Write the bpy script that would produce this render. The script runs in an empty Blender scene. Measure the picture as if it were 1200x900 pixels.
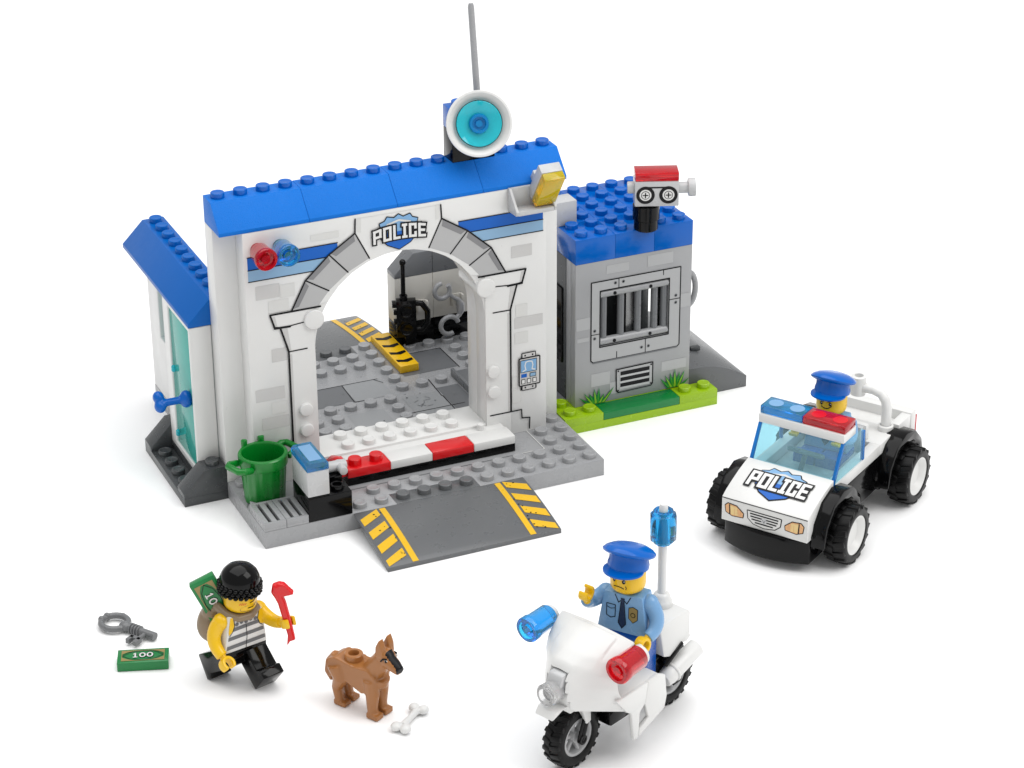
import bpy, bmesh, math, random
from mathutils import Vector, Matrix, geometry
PI = math.pi
random.seed(7)
S = bpy.context.scene
COL = S.collection

# ------------------------------------------------------------------ camera
cam_d = bpy.data.cameras.new("camera")
cam = bpy.data.objects.new("camera", cam_d)
COL.objects.link(cam)
S.camera = cam
CX, CY, CZ = (-27.638, -87.844, 52.011)
az, el, ro = math.radians(24.0218), math.radians(25.8304), math.radians(-0.4121)
d = Vector((math.sin(az)*math.cos(el), math.cos(az)*math.cos(el), -math.sin(el)))
r = d.cross(Vector((0, 0, 1))).normalized()
u = r.cross(d)
r2 = r*math.cos(ro)+u*math.sin(ro)
u2 = -r*math.sin(ro)+u*math.cos(ro)
m = Matrix((r2, u2, -d)).transposed().to_4x4()
m.translation = (CX, CY, CZ)
cam.matrix_world = m
cam_d.sensor_width = 36
cam_d.lens = 2894.77/1200*36
cam_d.clip_start = 1
cam_d.clip_end = 3000

# ------------------------------------------------------------------ world, lamps, exposure
w = bpy.data.worlds.new("World")
S.world = w
w.use_nodes = True
w.node_tree.nodes["Background"].inputs[0].default_value = (1.0, 1.0, 1.0, 1)
w.node_tree.nodes["Background"].inputs[1].default_value = 0.60
S.view_settings.view_transform = 'Standard'
S.view_settings.look = 'None'
S.view_settings.exposure = 0.0
S.view_settings.gamma = 1.0
S.render.engine = 'CYCLES'
S.cycles.max_bounces = 12
S.cycles.transparent_max_bounces = 16
S.cycles.transmission_bounces = 10

def softbox(name, loc, target, size, radiance, color=(1, 1, 1)):
    ld = bpy.data.lights.new(name, 'AREA')
    ld.shape = 'SQUARE'
    ld.size = size
    ld.color = color
    ld.energy = radiance*PI*size*size
    o = bpy.data.objects.new(name, ld)
    o.location = loc
    o.rotation_euler = (Vector(target)-Vector(loc)).to_track_quat('-Z', 'Y').to_euler()
    COL.objects.link(o)
    return o
softbox("softbox_key", (75, -70, 110), (8, 0, 2), 80, 4.3, (1.0, 0.99, 0.975))
softbox("softbox_overhead", (0, 15, 130), (5, 0, 0), 150, 2.1)

# ------------------------------------------------------------------ materials
def s2l(c):
    return tuple(((x/255)/12.92 if x/255 <= .04045 else ((x/255+.055)/1.055)**2.4) for x in c)
MATS = {}
def plastic(name, rgb, rough=0.22, grain=0.0, spec=0.5, var=0.03, k=0.78, bump=.05):
    mt = bpy.data.materials.new(name)
    mt.use_nodes = True
    nt = mt.node_tree
    b = nt.nodes["Principled BSDF"]
    c = tuple(x*k for x in s2l(rgb))
    tc = nt.nodes.new('ShaderNodeTexCoord')
    n = nt.nodes.new('ShaderNodeTexNoise')
    n.inputs['Scale'].default_value = 0.9
    n.inputs['Detail'].default_value = 3
    nt.links.new(tc.outputs['Object'], n.inputs['Vector'])
    mix = nt.nodes.new('ShaderNodeMix')
    mix.data_type = 'RGBA'
    mix.inputs[6].default_value = (*[x*(1-var) for x in c], 1)
    mix.inputs[7].default_value = (*[min(1, x*(1+var)) for x in c], 1)
    nt.links.new(n.outputs['Fac'], mix.inputs[0])
    nt.links.new(mix.outputs[2], b.inputs['Base Color'])
    n2 = nt.nodes.new('ShaderNodeTexNoise')
    n2.inputs['Scale'].default_value = 2.2
    n2.inputs['Detail'].default_value = 5
    nt.links.new(tc.outputs['Object'], n2.inputs['Vector'])
    mr = nt.nodes.new('ShaderNodeMapRange')
    mr.inputs[3].default_value = max(.03, rough-.06)
    mr.inputs[4].default_value = rough+.08
    nt.links.new(n2.outputs['Fac'], mr.inputs[0])
    nt.links.new(mr.outputs[0], b.inputs['Roughness'])
    b.inputs['Specular IOR Level'].default_value = spec
    bp = nt.nodes.new('ShaderNodeBump')
    n3 = nt.nodes.new('ShaderNodeTexNoise')
    if grain:
        n3.inputs['Scale'].default_value = 26
        n3.inputs['Detail'].default_value = 4
        bp.inputs['Strength'].default_value = grain
        bp.inputs['Distance'].default_value = 0.03
    else:
        n3.inputs['Scale'].default_value = 1.3
        n3.inputs['Detail'].default_value = 2
        bp.inputs['Strength'].default_value = bump
        bp.inputs['Distance'].default_value = 0.03
    nt.links.new(tc.outputs['Object'], n3.inputs['Vector'])
    nt.links.new(n3.outputs['Fac'], bp.inputs['Height'])
    nt.links.new(bp.outputs[0], b.inputs['Normal'])
    MATS[name] = mt
    return mt
def clear(name, tint, density=3.0, rough=0.04, ior=1.45, diff=0.12, skin=None):
    """see-through coloured plastic: clear surface, colour from absorption inside"""
    mt = bpy.data.materials.new(name)
    mt.use_nodes = True
    nt = mt.node_tree
    b = nt.nodes["Principled BSDF"]
    sk = skin or [.35+.65*x for x in tint]
    b.inputs['Base Color'].default_value = (*sk, 1)
    b.inputs['Roughness'].default_value = rough
    b.inputs['IOR'].default_value = ior
    b.inputs['Transmission Weight'].default_value = 1-diff
    va = nt.nodes.new('ShaderNodeVolumeAbsorption')
    va.inputs['Color'].default_value = (*tint, 1)
    va.inputs['Density'].default_value = density
    nt.links.new(va.outputs[0], nt.nodes["Material Output"].inputs['Volume'])
    tc = nt.nodes.new('ShaderNodeTexCoord')
    n3 = nt.nodes.new('ShaderNodeTexNoise')
    n3.inputs['Scale'].default_value = 1.6
    nt.links.new(tc.outputs['Object'], n3.inputs['Vector'])
    bp = nt.nodes.new('ShaderNodeBump')
    bp.inputs['Strength'].default_value = 0.12
    bp.inputs['Distance'].default_value = 0.05
    nt.links.new(n3.outputs['Fac'], bp.inputs['Height'])
    nt.links.new(bp.outputs[0], b.inputs['Normal'])
    MATS[name] = mt
    return mt
def pane(name, rgb, alpha=0.45, rough=0.06):
    """thin tinted sheet: tinted see-through mixed with a glossy tinted film"""
    mt = bpy.data.materials.new(name)
    mt.use_nodes = True
    nt = mt.node_tree
    b = nt.nodes["Principled BSDF"]
    c = s2l(rgb)
    b.inputs['Base Color'].default_value = (*c, 1)
    b.inputs['Roughness'].default_value = rough
    t = nt.nodes.new('ShaderNodeBsdfTransparent')
    t.inputs[0].default_value = (*[x**.5 for x in c], 1)
    mx = nt.nodes.new('ShaderNodeMixShader')
    mx.inputs[0].default_value = alpha
    nt.links.new(t.outputs[0], mx.inputs[1])
    nt.links.new(b.outputs[0], mx.inputs[2])
    nt.links.new(mx.outputs[0], nt.nodes["Material Output"].inputs[0])
    MATS[name] = mt
    return mt
plastic('white', (240, 240, 238), .3, bump=0)
plastic('warm_white', (222, 219, 211), .35)
plastic('pale_print', (228, 228, 225), .4)
plastic('grey_print', (214, 213, 211), .4)
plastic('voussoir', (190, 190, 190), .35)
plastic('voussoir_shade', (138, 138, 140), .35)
plastic('light_grey', (168, 169, 171), .27)
plastic('wall_grey', (172, 173, 175), .3)
plastic('panel_grey', (188, 189, 190), .3)
plastic('silver', (206, 207, 208), .25)
plastic('floor_print', (112, 114, 117), .3)
plastic('floor_print_light', (158, 160, 162), .3)
plastic('dark_grey', (72, 75, 77), .25)
plastic('ramp_grey', (104, 106, 108), .28)
plastic('mid_grey', (120, 122, 125), .28)
plastic('black', (7, 7, 8), .1, spec=.2)
plastic('ink', (22, 22, 25), .35, spec=.2)
plastic('rubber', (10, 10, 11), .38, spec=.2)
plastic('blue', (0, 102, 200), .16, spec=.3)
plastic('blue_grain', (0, 122, 226), .42, grain=1.0, spec=.2)
plastic('roof_blue', (0, 102, 192), .35, spec=.2)
plastic('stripe_blue', (0, 100, 200), .3, spec=.3)
plastic('stripe_light', (143, 184, 218), .3)
plastic('sky_print', (130, 180, 225), .3)
plastic('lime', (160, 200, 8), .25)
plastic('green', (0, 132, 62), .22)
plastic('can_green', (0, 132, 40), .28)
plastic('leaf', (60, 160, 40), .35)
plastic('leaf_light', (150, 200, 50), .35)
plastic('red', (232, 16, 24), .22)
plastic('yellow', (238, 180, 10), .28)
plastic('hazard_yellow', (248, 196, 12), .28)
plastic('skin_yellow', (255, 204, 8), .28)
plastic('tan', (146, 126, 100), .4)
plastic('dog_brown', (174, 114, 60), .3)
plastic('dog_light', (196, 124, 66), .3)
plastic('shirt_blue', (128, 176, 222), .25)
plastic('trouser_blue', (0, 84, 180), .25)
plastic('tie', (14, 44, 82), .35)
plastic('gold', (160, 138, 80), .35)
plastic('key_grey', (120, 121, 123), .25)
plastic('amber', (232, 176, 120), .25)
plastic('amber_light', (240, 208, 140), .25)
clear('clear_red', (.88, .0, .02), 5, diff=.3, skin=(.95, .02, .04))
clear('clear_blue', (.0, .58, .92), 2.8, diff=.14, skin=(.12, .78, .98))
clear('clear_cyan', (.0, .72, .86), 4, diff=.45, skin=(.03, .74, .84))
clear('clear_yellow', (.98, .82, .0), 4, diff=.35, skin=(.95, .84, .02))
clear('lens_blue', (.0, .35, .85), 5, diff=.55, skin=(.0, .30, .72))
clear('clear_white', (.93, .93, .93), .5, diff=.15)
pane('teal_pane', (84, 196, 184), .62)
pane('glass_pane', (206, 242, 250), .12)
clear('beacon_blue', (.0, .58, .84), 2.4, ior=1.3, diff=.08, skin=(.15, .72, .92))
pane('glass_edge', (20, 120, 200), .7)
plastic('table_white', (251, 251, 251), .6, spec=.2, var=.004, k=1)

# ------------------------------------------------------------------ mesh helpers
class MB:
    def __init__(s, mats=('white',)):
        s.bm = bmesh.new()
        s.mats = [mats] if isinstance(mats, str) else list(mats)
        s.M = Matrix.Identity(4)
        s.mi = 0
    def mat(s, name):
        if name not in s.mats:
            s.mats.append(name)
        s.mi = s.mats.index(name)
        return s
    def v(s, p):
        return s.bm.verts.new(s.M @ Vector(p))
    def f(s, vs, sharp=False):
        try:
            fc = s.bm.faces.new(vs)
            fc.material_index = s.mi
            return fc
        except ValueError:
            return None
    def box(s, x0, x1, y0, y1, z0, z1):
        V = [s.v((x, y, z)) for z in (z0, z1) for y in (y0, y1) for x in (x0, x1)]
        for q in ((0, 2, 3, 1), (4, 5, 7, 6), (0, 1, 5, 4), (2, 6, 7, 3), (0, 4, 6, 2), (1, 3, 7, 5)):
            s.f([V[i] for i in q])
    def prism(s, poly, axis, a, b):
        """poly 2-D points; axis 'x': (y,z), 'y': (x,z), 'z': (x,y)"""
        def P(p, t):
            return {'x': (t, p[0], p[1]), 'y': (p[0], t, p[1]), 'z': (p[0], p[1], t)}[axis]
        A = [s.v(P(p, a)) for p in poly]
        B = [s.v(P(p, b)) for p in poly]
        n = len(poly)
        for i in range(n):
            s.f([A[i], A[(i+1) % n], B[(i+1) % n], B[i]])
        tris = geometry.tessellate_polygon([[Vector((p[0], p[1], 0)) for p in poly]])
        area = sum(poly[i][0]*poly[(i+1) % n][1]-poly[(i+1) % n][0]*poly[i][1] for i in range(n))
        if n <= 4:
            s.f(A[::-1]); s.f(B)
        else:
            for t in tris:
                s.f([A[i] for i in t]); s.f([B[i] for i in t])
    def ring(s, c, r, ax, e1, e2, seg, t=0):
        return [s.v(Vector(c)+ax*t+e1*(r*math.cos(2*PI*i/seg))+e2*(r*math.sin(2*PI*i/seg))) for i in range(seg)]
    def lathe(s, prof, c=(0, 0, 0), axis=(0, 0, 1), seg=24, closed=False):
        """prof: (radius, height along the axis)"""
        ax = Vector(axis).normalized()
        e1 = ax.orthogonal().normalized()
        e2 = ax.cross(e1)
        rings = []
        for (r_, h) in prof:
            if r_ < 1e-6:
                rings.append([s.v(Vector(c)+ax*h)])
            else:
                rings.append(s.ring(c, r_, ax, e1, e2, seg, h))
        pairs = list(zip(rings, rings[1:]))
        if closed:
            pairs.append((rings[-1], rings[0]))
        for A, B in pairs:
            if len(A) == 1 and len(B) == 1:
                continue
            for i in range(seg):
                j = (i+1) % seg
                if len(A) == 1:
                    s.f([A[0], B[j], B[i]])
                elif len(B) == 1:
                    s.f([A[i], A[j], B[0]])
                else:
                    s.f([A[i], A[j], B[j], B[i]])
    def cyl(s, c, r_, h, axis=(0, 0, 1), seg=24, bev=0.04):
        s.lathe([(0, 0), (r_-bev, 0), (r_, bev), (r_, h-bev), (r_-bev, h), (0, h)], c, axis, seg)
    def stud(s, x, y, z, h=.24, r_=.3):
        s.lathe([(r_, -.02), (r_, h-.025), (r_-.025, h), (r_-.1, h), (r_-.11, h-.012), (0, h-.012)], (x, y, z), (0, 0, 1), 24)
    def tube(s, pts, r_, seg=12, cap=True):
        pts = [Vector(p) for p in pts]
        rs = r_ if isinstance(r_, (list, tuple)) else [r_]*len(pts)
        prev = None
        rings = []
        for i, p in enumerate(pts):
            t = (pts[min(i+1, len(pts)-1)]-pts[max(i-1, 0)]).normalized()
            if prev is None:
                e1 = t.orthogonal().normalized()
            else:
                e1 = (prev-t*prev.dot(t)).normalized()
            prev = e1
            e2 = t.cross(e1)
            rings.append([s.v(p+e1*(rs[i]*math.cos(2*PI*k/seg))+e2*(rs[i]*math.sin(2*PI*k/seg))) for k in range(seg)])
        for A, B in zip(rings, rings[1:]):
            for i in range(seg):
                s.f([A[i], A[(i+1) % seg], B[(i+1) % seg], B[i]])
        if cap:
            s.f(rings[0][::-1]); s.f(rings[-1])
    def ball(s, c, rad, seg=16, rings=10):
        rx, ry, rz = (rad,)*3 if not isinstance(rad, (tuple, list)) else rad
        grid = []
        for i in range(rings+1):
            th = PI*i/rings
            if i in (0, rings):
                grid.append([s.v((c[0], c[1], c[2]+rz*math.cos(th)))])
            else:
                grid.append([s.v((c[0]+rx*math.sin(th)*math.cos(2*PI*k/seg), c[1]+ry*math.sin(th)*math.sin(2*PI*k/seg), c[2]+rz*math.cos(th))) for k in range(seg)])
        for A, B in zip(grid, grid[1:]):
            for k in range(seg):
                j = (k+1) % seg
                if len(A) == 1: s.f([A[0], B[k], B[j]])
                elif len(B) == 1: s.f([A[k], B[0], A[j]])
                else: s.f([A[k], B[k], B[j], A[j]])
    def grid(s, fn, nu, nv, thick=None):
        G = [[s.v(fn(i/nu, j/nv)) for j in range(nv+1)] for i in range(nu+1)]
        for i in range(nu):
            for j in range(nv):
                s.f([G[i][j], G[i+1][j], G[i+1][j+1], G[i][j+1]])
    def build(s, name, parent=None, bevel=.035, smooth=True, remesh=0, smoothit=0, solid=0, recalc=True, sub=0, autosmooth=38):
        if recalc:
            bmesh.ops.recalc_face_normals(s.bm, faces=s.bm.faces)
        me = bpy.data.meshes.new(name)
        s.bm.to_mesh(me)
        s.bm.free()
        for mn in s.mats:
            me.materials.append(MATS[mn])
        o = bpy.data.objects.new(name, me)
        COL.objects.link(o)
        if solid:
            md = o.modifiers.new('s', 'SOLIDIFY'); md.thickness = solid; md.offset = 0
        if sub:
            md = o.modifiers.new('u', 'SUBSURF'); md.levels = sub; md.render_levels = sub
        if remesh:
            md = o.modifiers.new('r', 'REMESH'); md.mode = 'VOXEL'; md.voxel_size = remesh; md.use_smooth_shade = True
            if smoothit:
                md = o.modifiers.new('sm', 'SMOOTH'); md.iterations = smoothit; md.factor = .5
        if bevel:
            md = o.modifiers.new('b', 'BEVEL'); md.width = bevel; md.segments = 2
            md.limit_method = 'ANGLE'; md.angle_limit = math.radians(40)
            md.use_clamp_overlap = True
        if solid or remesh or bevel or sub:
            dg = bpy.context.evaluated_depsgraph_get()
            me2 = bpy.data.meshes.new_from_object(o.evaluated_get(dg))
            o.modifiers.clear()
            o.data = me2
            bpy.data.meshes.remove(me)
            me = me2
            me.name = name
        if smooth:
            me.shade_smooth()
            if not remesh:
                me.set_sharp_from_angle(angle=math.radians(autosmooth))
        if parent is not None:
            o.parent = parent
        return o

def tag(o, label=None, cat=None, group=None, kind=None):
    if label: o['label'] = label
    if cat: o['category'] = cat
    if group: o['group'] = group
    if kind: o['kind'] = kind
    return o
def thing(name, label, cat, loc=(0, 0, 0), rz=0, group=None, rot=None):
    o = bpy.data.objects.new(name, None)
    o.empty_display_size = .5
    COL.objects.link(o)
    o.location = loc
    o.rotation_euler = rot if rot else (0, 0, rz)
    return tag(o, label, cat, group)

class Decal:
    """printed marks: polygons and strokes laid on a surface given by fn(u, v, height)"""
    def __init__(s, fn, base=.012, step=.006, sub=0):
        s.fn = fn; s.mb = MB(['ink']); s.base = base; s.step = step; s.k = 0; s.sub = sub
    def _h(s, layer):
        s.k += 1
        return s.base+s.step*layer+s.k*.00006
    def poly(s, pts, mat, layer=0):
        s.mb.mat(mat)
        h = s._h(layer)
        if s.sub:
            q = []
            for i, p in enumerate(pts):
                a, b = Vector(p), Vector(pts[(i+1) % len(pts)])
                n = max(1, int((b-a).length/s.sub))
                q += [tuple(a+(b-a)*(k/n)) for k in range(n)]
            pts = q
        V = [s.mb.v(s.fn(p[0], p[1], h)) for p in pts]
        for t in geometry.tessellate_polygon([[Vector((p[0], p[1], 0)) for p in pts]]):
            s.mb.f([V[i] for i in t])
    def dot(s, c, r_, mat, layer=0, n=14, ry=None):
        ry = ry or r_
        s.poly([(c[0]+r_*math.cos(2*PI*i/n), c[1]+ry*math.sin(2*PI*i/n)) for i in range(n)], mat, layer)
    def stroke(s, pts, w_, mat, layer=0, closed=False, square=False):
        P = [Vector(p) for p in pts]
        if closed: P.append(P[0])
        for a, b in zip(P, P[1:]):
            t = (b-a)
            if t.length < 1e-6: continue
            t.normalize()
            if square:
                a = a-t*w_/2; b = b+t*w_/2
            n = Vector((-t.y, t.x))*w_/2
            s.poly([a+n, a-n, b-n, b+n], mat, layer)
        if not square:
            for p in (P[:-1] if closed else P):
                s.dot(p, w_/2, mat, layer, 8)
    def rect(s, x0, z0, x1, z1, mat, layer=0):
        s.poly([(x0, z0), (x1, z0), (x1, z1), (x0, z1)], mat, layer)
    def build(s, name, parent):
        return s.mb.build(name, parent, bevel=0, smooth=False, recalc=False)
    def print_on(s, host):
        """the print becomes part of the host's own mesh (both share one coordinate frame)"""
        hm = host.data
        base = len(hm.materials)
        for mn in s.mb.mats:
            hm.materials.append(MATS[mn])
        for f in s.mb.bm.faces:
            f.material_index += base
            f.smooth = False
        tmp = bpy.data.meshes.new('print')
        s.mb.bm.to_mesh(tmp); s.mb.bm.free()
        bm = bmesh.new()
        bm.from_mesh(hm); bm.from_mesh(tmp)
        bm.to_mesh(hm); bm.free()
        bpy.data.meshes.remove(tmp)

LET = {'P': (.62, [[(0, 0), (0, 1), (.62, 1), (.62, .46), (0, .46)]]),
       'O': (.62, [[(0, 0), (0, 1), (.62, 1), (.62, 0), (0, 0)]]),
       'L': (.5, [[(0, 1), (0, 0), (.5, 0)]]),
       'I': (.3, [[(.15, 0), (.15, 1)], [(0, 1), (.3, 1)], [(0, 0), (.3, 0)]]),
       'C': (.56, [[(.56, .72), (.56, 1), (0, 1), (0, 0), (.56, 0), (.56, .28)]]),
       'E': (.54, [[(.54, 1), (0, 1), (0, 0), (.54, 0)], [(0, .5), (.46, .5)]])}
def police_text(D, x0, x1, zf, hf, wt, wo, layer):
    """word POLICE between x0 and x1; zf(x) baseline, hf(x) cap height"""
    word = 'POLICE'
    gap = .42
    tot = sum(LET[c][0] for c in word)+gap*(len(word)-1)
    k = (x1-x0)/tot
    for lay, mat, ww in ((layer, 'ink', wo), (layer+1, 'white', wt)):
        x = 0
        for c in word:
            wd, st = LET[c]
            for pth in st:
                pts = []
                for a, b in pth:
                    X = x0+(x+a)*k
                    pts.append((X, zf(X)+b*hf(X)))
                D.stroke(pts, ww, mat, lay, square=True)
            x += wd+gap
def shield(D, cx, cz, w_, h, layer):
    P = [(-.5, .34), (-.36, .4), (-.3, .52), (-.12, .46), (0, .56), (.12, .46), (.3, .52), (.36, .4), (.5, .34), (.44, .1), (.47, -.15), (.3, -.38), (0, -.56), (-.3, -.38), (-.47, -.15), (-.44, .1)]
    Q = [(cx+a*w_, cz+b*h) for a, b in P]
    D.stroke(Q, .09*w_/2.2+.02, 'ink', layer, closed=True)
    D.poly(Q, 'sky_print', layer+1)
    low = [(-.45, .02), (.45, .02), (.47, -.15), (.3, -.38), (0, -.56), (-.3, -.38), (-.47, -.15)]
    D.poly([(cx+a*w_, cz+b*h) for a, b in low], 'stripe_blue', layer+2)
    # small pale emblem in the upper field
    D.stroke([(cx-.3*w_, cz+.28*h), (cx, cz+.38*h), (cx+.3*w_, cz+.28*h)], .05*w_, 'pale_print', layer+3)

def holed(mb, axis, a0, a1, z0, z1, h, t0, t1):
    """wall slab with one rectangular hole h=(a0,a1,z0,z1); axis 'x' runs along x (thickness in y), 'y' along y"""
    A = [a0, h[0], h[1], a1]; Z = [z0, h[2], h[3], z1]
    def P(a, t, z): return (a, t, z) if axis == 'x' else (t, a, z)
    V = [[[mb.v(P(a, t, z)) for z in Z] for a in A] for t in (t0, t1)]
    for i in range(3):
        for j in range(3):
            if (i, j) == (1, 1): continue
            for t in (0, 1):
                mb.f([V[t][i][j], V[t][i+1][j], V[t][i+1][j+1], V[t][i][j+1]])
    def side(p, q): mb.f([V[0][p[0]][p[1]], V[0][q[0]][q[1]], V[1][q[0]][q[1]], V[1][p[0]][p[1]]])
    for i in range(3):
        side((i, 0), (i+1, 0)); side((i, 3), (i+1, 3)); side((0, i), (0, i+1)); side((3, i), (3, i+1))
    side((1, 1), (2, 1)); side((1, 2), (2, 2)); side((1, 1), (1, 2)); side((2, 1), (2, 2))

# ------------------------------------------------------------------ table (the white surface everything stands on)
g = MB('table_white')
g.box(-700, 700, -700, 900, -1, 0)
tag(g.build('ground', bevel=0, smooth=False), kind='structure')

# ================================================================== POLICE STATION
st = thing('police_station', 'white toy brick police station with arched gateway, blue sloped roof and grey studded base', 'building', (8, 8, 0))
def station(mb, name, **k):
    """parts are written in scene coordinates and hung on the station"""
    o = mb.build(name, st, **k)
    o.matrix_parent_inverse = Matrix.Translation((8, 8, 0)).inverted()
    return o
# ---- base
b = MB('light_grey')
b.box(0, 16, 0, 16, 0, .8)
stud_list = [(4.5, .5), (5.5, .5)]+[(x+.5, .5) for x in range(10, 16)]
stud_list += [(x+.5, 1.5) for x in range(5, 16)]+[(14.5, 2.5), (15.5, 2.5), (14.5, 3.5), (15.5, 3.5), (15.5, 4.5)]
stud_list += [(10.5, 15.5), (10.5, 14.5), (9.5, 14.5), (8.5, 14.5), (7.5, 14.5), (6.5, 14.5), (5.5, 14.5), (5.5, 15.5), (7.5, 13.5), (8.5, 13.5), (9.5, 13.5), (6.5, 13.5),
              (10.5, 13.5), (10.5, 12.5), (10.5, 11.5), (10.5, 10.5), (11.5, 10.5), (12.5, 10.5), (12.5, 14.5), (13.5, 14.5), (14.5, 14.5), (15.5, 14.5), (14.5, 13.5), (15.5, 13.5),
              (14.5, 12.5), (15.5, 12.5), (14.5, 11.5), (15.5, 11.5), (14.5, 10.5), (15.5, 10.5), (6.5, 9.5), (7.5, 9.5), (8.5, 9.5), (9.5, 9.5), (6.5, 8.5), (6.5, 7.5), (9.5, 8.5), (9.5, 7.5),
              (5.5, 9.5), (5.5, 8.5), (5.5, 7.5), (4.5, 13.5), (5.5, 13.5), (14.5, 9.5), (15.5, 9.5), (14.5, 8.5), (15.5, 8.5), (1.5, 4.5), (.5, 4.5), (.5, 3.5), (.5, 2.5)]
for x, y in stud_list:
    b.stud(x, y, .8)
base = station(b, 'base_plate')
D = Decal(lambda a, c, h: (a, c, .8+h))
def slab(x0, y0, x1, y1, mat):
    D.rect(x0, y0, x1, y1, mat, 0)
slab(6.0, 10.1, 8.0, 12.0, 'floor_print'); slab(8.0, 10.1, 9.9, 12.0, 'floor_print_light')
slab(11.1, 11.7, 13.85, 13.95, 'floor_print'); slab(7.1, 7.1, 8.9, 8.9, 'floor_print_light')
slab(10.1, 7.0, 11.9, 9.6, 'floor_print_light'); slab(12.0, 6.1, 13.1, 9.9, 'floor_print')
for pts in ([(6, 12.02), (9.8, 12.0)], [(8.0, 12.02), (7.92, 10.1)], [(7.9, 10.1), (8.6, 10.05)], [(9.6, 12), (9.9, 11.5)], [(11.9, 13.97), (13.87, 13.97), (13.9, 11.6)],
            [(11.95, 9.0), (11.92, 7.0)], [(9.9, 7.9), (12.6, 7.9)], [(11.9, 9), (12.0, 10.9)], [(13.4, 7.0), (14.4, 7.0)]):
    D.stroke(pts, .05, 'ink', 1)
for i in range(26):
    D.dot((random.uniform(6.1, 13.4), random.uniform(6.6, 13.8)), random.uniform(.02, .05), 'floor_print' if i % 3 else 'ink', 2, 6)
for i in range(9):
    a = random.uniform(0, 6); cx, cy = 10.9+random.uniform(-.5, .5), 8.6+random.uniform(-.5, .5)
    D.stroke([(cx, cy), (cx+.3*math.cos(a), cy+.2*math.sin(a))], .03, 'floor_print', 2)
D.stroke([(12.75, 2.03), (14.0, 2.03), (14.0, 4.0)], .045, 'pale_print', 1)
D.stroke([(4.1, 2.03), (12.7, 2.03)], .03, 'floor_print', 1)
D.stroke([(.02, 2.4), (1.2, 4.9)], .03, 'floor_print', 1)
D.print_on(base)
b = MB('mid_grey')       # low dark wedge let into the floor
b.prism([(13.25, 7.3), (14.2, 10.8), (13.25, 10.8)], 'z', .81, 1.05)
b.box(13.15, 13.3, 7.3, 10.9, .81, 1.18)
station(b, 'floor_rib', bevel=.02)

# ---- ramps
def ramp(name, x0, y0, dx, dy, wid, n_st, z_top=.8, L=4.0, marks=True, studside=True):
    """ramp leaving (x0,y0); (dx,dy) is the way it runs down, width along the other axis"""
    prof = [(-1.0, z_top), (0, z_top)]
    for i in range(1, 13):
        t = i/12
        prof.append((L*t, .2+(z_top-.2)*(1-t**1.45)))
    prof += [(L, 0), (-1.0, 0)]
    mb = MB('ramp_grey')
    # local frame: run = outward, across = to the left of outward
    R = Matrix(((dx, -dy, 0, x0), (dy, dx, 0, y0), (0, 0, 1, 0), (0, 0, 0, 1)))
    mb.M = R
    P = [(a, z) for a, z in prof if a >= 0 or not studside]
    mb.prism([(a, z) for a, z in prof if a >= 0]if studside else prof, 'y', -wid/2, wid/2)
    return mb, prof
def ramp_z(t, z_top, L):
    t = max(0, min(1, t/L))
    return .2+(z_top-.2)*(1-t**1.45)
def ramp_marks(par, x0, y0, dx, dy, wid, z_top, L, stn=True):
    def fn(a, c, h):   # a = run, c = across
        return (x0+dx*a-dy*c, y0+dy*a+dx*c, ramp_z(a, z_top, L)+h)
    D = Decal(fn, base=.014)
    for sgn in (-1, 1):
        e = wid/2-1.42
        n = 10
        for i in range(n):      # long stripe cut to follow the curve
            a0, a1 = .08+(L-.12)*i/n, .08+(L-.12)*(i+1)/n
            D.poly([(a0, sgn*e), (a1, sgn*e), (a1, sgn*(e+.27)), (a0, sgn*(e+.27))], 'hazard_yellow', 0)
        for k in range(4):
            a = .05+k*.98
            q = [(a, e+.38), (a+.5, e+.38), (a+1.08, wid/2-.09), (a+.56, wid/2-.09)]
            q = [(max(.06, min(L-.06, aa)), c) for aa, c in q]
            for j in range(3):
                def lerp(p0, p1, t): return (p0[0]+(p1[0]-p0[0])*t, sgn*(p0[1]+(p1[1]-p0[1])*t))
                D.poly([lerp(q[0], q[3], j/3), lerp(q[1], q[2], j/3), lerp(q[1], q[2], (j+1)/3), lerp(q[0], q[3], (j+1)/3)], 'hazard_yellow', 0)
            for j in range(3):
                D.dot((a+random.uniform(.2, .7), sgn*(e+random.uniform(.3, .9))), random.uniform(.02, .05), 'ink', 1, 6)
    for i in range(10):
        D.dot((random.uniform(.3, L-.3), random.choice((-1, 1))*(wid/2-1.0+random.uniform(-.1, .1))), random.uniform(.02, .04), 'ink', 1, 6)
    D.print_on(par)
# front ramp: the tongue between x 6 and 10 reaches into the base and carries four studs
mb, pr = ramp('ramp', 8, 0, 0, -1, 8, 4)
mb.M = Matrix.Identity(4)
mb.box(6.03, 9.97, 0, .97, .55, .806)
for i in range(4):
    mb.stud(6.5+i, .5, .806)
rf = station(mb, 'ramp', bevel=.03)
ramp_marks(rf, 8, 0, 0, -1, 8, .8, 4.0)
mb, pr = ramp('ramp', 8, 16, 0, 1, 8, 4, L=4.6)
mb.M = Matrix.Identity(4)
mb.box(6.03, 9.97, 15.03, 16, .55, .806)
for i in range(4):
    mb.stud(6.5+i, 15.5, .806)
rb_ = station(mb, 'ramp', bevel=.03)
ramp_marks(rb_, 8, 16, 0, 1, 8, .8, 4.6)

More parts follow.
